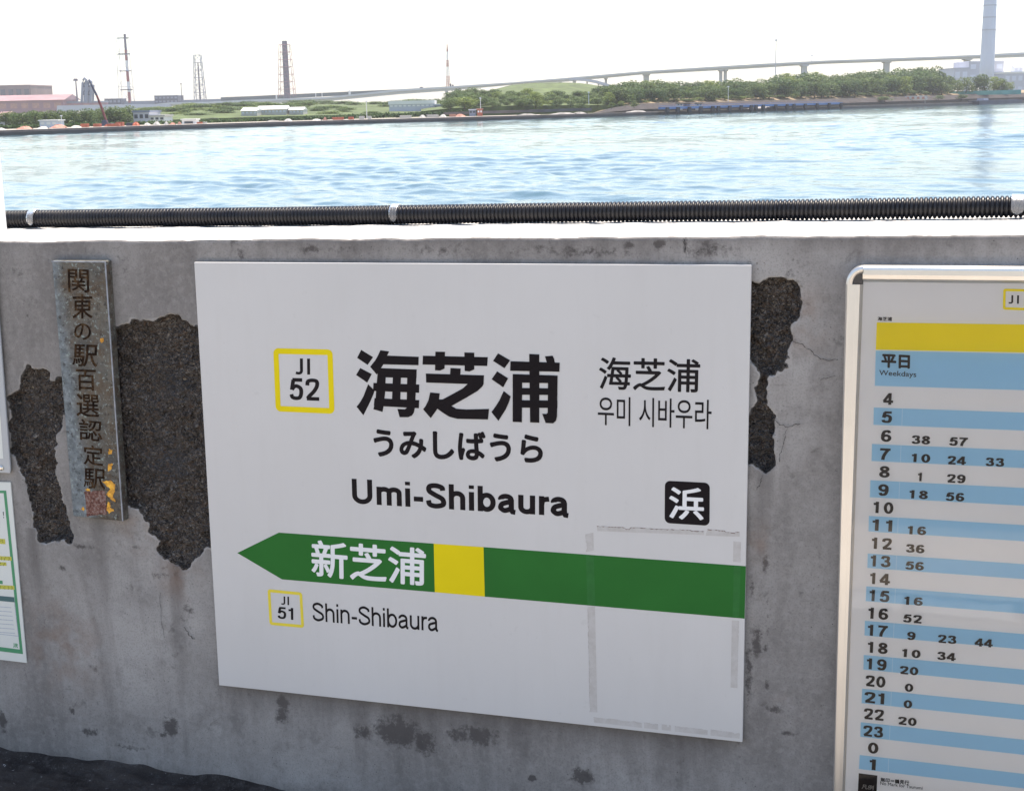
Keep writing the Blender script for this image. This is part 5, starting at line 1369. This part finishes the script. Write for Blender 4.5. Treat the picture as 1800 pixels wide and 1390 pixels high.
# quay edge rubble
for k, x in enumerate((478, 925, 990, 1018, 1120, 1340)):
    heap('rubble_heap', x, 30 + 8 * (k % 3), 4, 5, MAT['rubble'], 'grey rubble heap at the water edge of the far shore', 'rubble', 'rubble heaps on the far quay', 200 + k)
for k, (x, w_) in enumerate(((1022, 16), (1075, 10), (1115, 12), (1555, 18), (1690, 14), (1650, 12))):
    tree(5, x, sd(x) and float(np.interp(x, [1022, 1690], [193, 176])), float(np.interp(x, [1022, 1690], [182, 167])), w_ * 1.5, sd(x) + 12, 'shrub', 'dark low bush growing on the quay edge below the wood', 'shrub', 'bushes on the quay edge')
# blue jetty with fenders
a, b = at(1163, 203, sd(1163) - 3), at(1476, 192, sd(1476) - 3)
t = thing('jetty', ((a[0] + b[0]) / 2, (a[1] + b[1]) / 2, WZ), 'long blue jetty on black fender piles along the far quay', 'jetty')
zj = WZ + 1.9; u = (b - a); u[2] = 0; L = np.linalg.norm(u); u /= L; v = np.array([-u[1], u[0], 0]); rj = math.atan2(u[1], u[0])
mid = (a + b) / 2
m = MB(); m.box((mid[0], mid[1], zj), (L, 2.4, .7), rj); m.build('deck', MAT['blue'], t)
m = MB(); m.box((mid[0] - v[0] * -1.1, mid[1] + v[1] * 1.1, zj + .75), (L, .08, .09), rj)
m.build('rail', MAT['blue'], t)
for x in (1166,1185,1205,1225,1246,1256,1276,1296,1314,1322,1335,1357,1377,1389,1409,1430,1451,1472):
    f = np.clip((x - 1163) / 313, 0, 1); f = f * sd(1163) / (f * sd(1163) + (1 - f) * sd(1476)); c = a + (b - a) * f - v * 1.35
    m = MB(); m.tube([(c[0], c[1], WZ - 1), (c[0], c[1], zj - .1)], .42, 8); m.box((c[0], c[1], zj - .55), (1.5, .8, 1.5), rj, .9); m.build('fender', MAT['rubber'], t)
# signboard, kiosks and barge at the right
d = sd(1610) + 12; p = at(1610, 180, d); t = thing('signboard', p, 'pale pink and white board on the bank at the right of the far shore', 'signboard')
q = MB(); a, b = at(1591, 176, d), at(1630, 169, d); wd = 39 * d / FPX; q.box((p[0], p[1], (at(1610, 172.5, d))[2]), (wd, .2, 7 * d / FPX), YAW); q.build('board', MAT['sheetw'], t)
for k in range(4):
    q = MB(); pp = at(1596 + k * 9, 172.5, d - .3); q.box(pp, (wd * .13, .06, 4 * d / FPX), YAW, .8); q.build('mark', MAT['salmon'], t)
for k in (-1, 1):
    q = MB(); pp = p + R0 * k * wd * .4; q.tube([(pp[0], pp[1], LZ - .5), (pp[0], pp[1], at(1610, 173, d + .4)[2])], .15, 6); q.build('leg', MAT['metal'], t)
for k, x in enumerate((1195, 1208, 1229)):
    building('kiosk', ('pale kiosk above the left part of the blue jetty', 'brown kiosk between two pale ones above the jetty', 'pale kiosk above the middle of the blue jetty')[k], x - 5, x + 5, 187, 182.5, sd(x) + 8, 2.5, (MAT['sheetw'], MAT['brown'], MAT['sheetw'])[k], MAT['quay'], .25, (1, 2, MAT['dglass']))
a, b = at(1712, 182.5, sd(1712) - 5), at(1786, 180, sd(1786) - 8); u = b - a; u[2] = 0; L = np.linalg.norm(u); rj = math.atan2(u[1], u[0]); mid = (a + b) / 2
t = thing('barge', (mid[0], mid[1], WZ), 'long dark flat barge moored at the right of the far quay', 'barge')
m = MB(); m.box((mid[0], mid[1], WZ + .5), (L, 5, 2.0), rj, 1.04); m.build('hull', MAT['dsteel'], t)
m = MB(); m.box((mid[0] - u[0] / L * L * .3, mid[1] - u[1] / L * L * .3, WZ + 1.95), (L * .12, 3, .9), rj, .9); m.build('deckhouse', MAT['bluegrey'], t)
# vehicle on the viaduct
p = at(741, 160.5, ddist(741) + 4); t = thing('lorry', p, 'small dark lorry driving on the viaduct left of the mast', 'lorry')
q = MB(); q.box((p[0], p[1], p[2] + 1.7), (2.2, 5.0, 2.3), YAW); q.build('cargo_box', MAT['dsteel'], t)
q = MB(); q.box((p[0] + 1.8, p[1], p[2] + 1.3), (1.3, 2.2, 1.6), YAW, .85); q.build('cab', MAT['purple'], t)

# ---- sea air: one even box of thin haze round everything
def build_haze():
    m = bpy.data.materials.new('thin sea haze'); m.use_nodes = True; t = m.node_tree
    t.nodes.remove(t.nodes['Principled BSDF'])
    v = t.nodes.new('ShaderNodeVolumePrincipled'); v.inputs['Density'].default_value = .00017
    v.inputs['Color'].default_value = (.93, .95, 1, 1); v.inputs['Anisotropy'].default_value = .25
    t.links.new(v.outputs[0], t.nodes['Material Output'].inputs['Volume'])
    mb = MB(); mb.box((0, 1900, 57), (8600, 4400, 130)); o = mb.build('haze', m); struct(o, 'stuff')
build_haze()
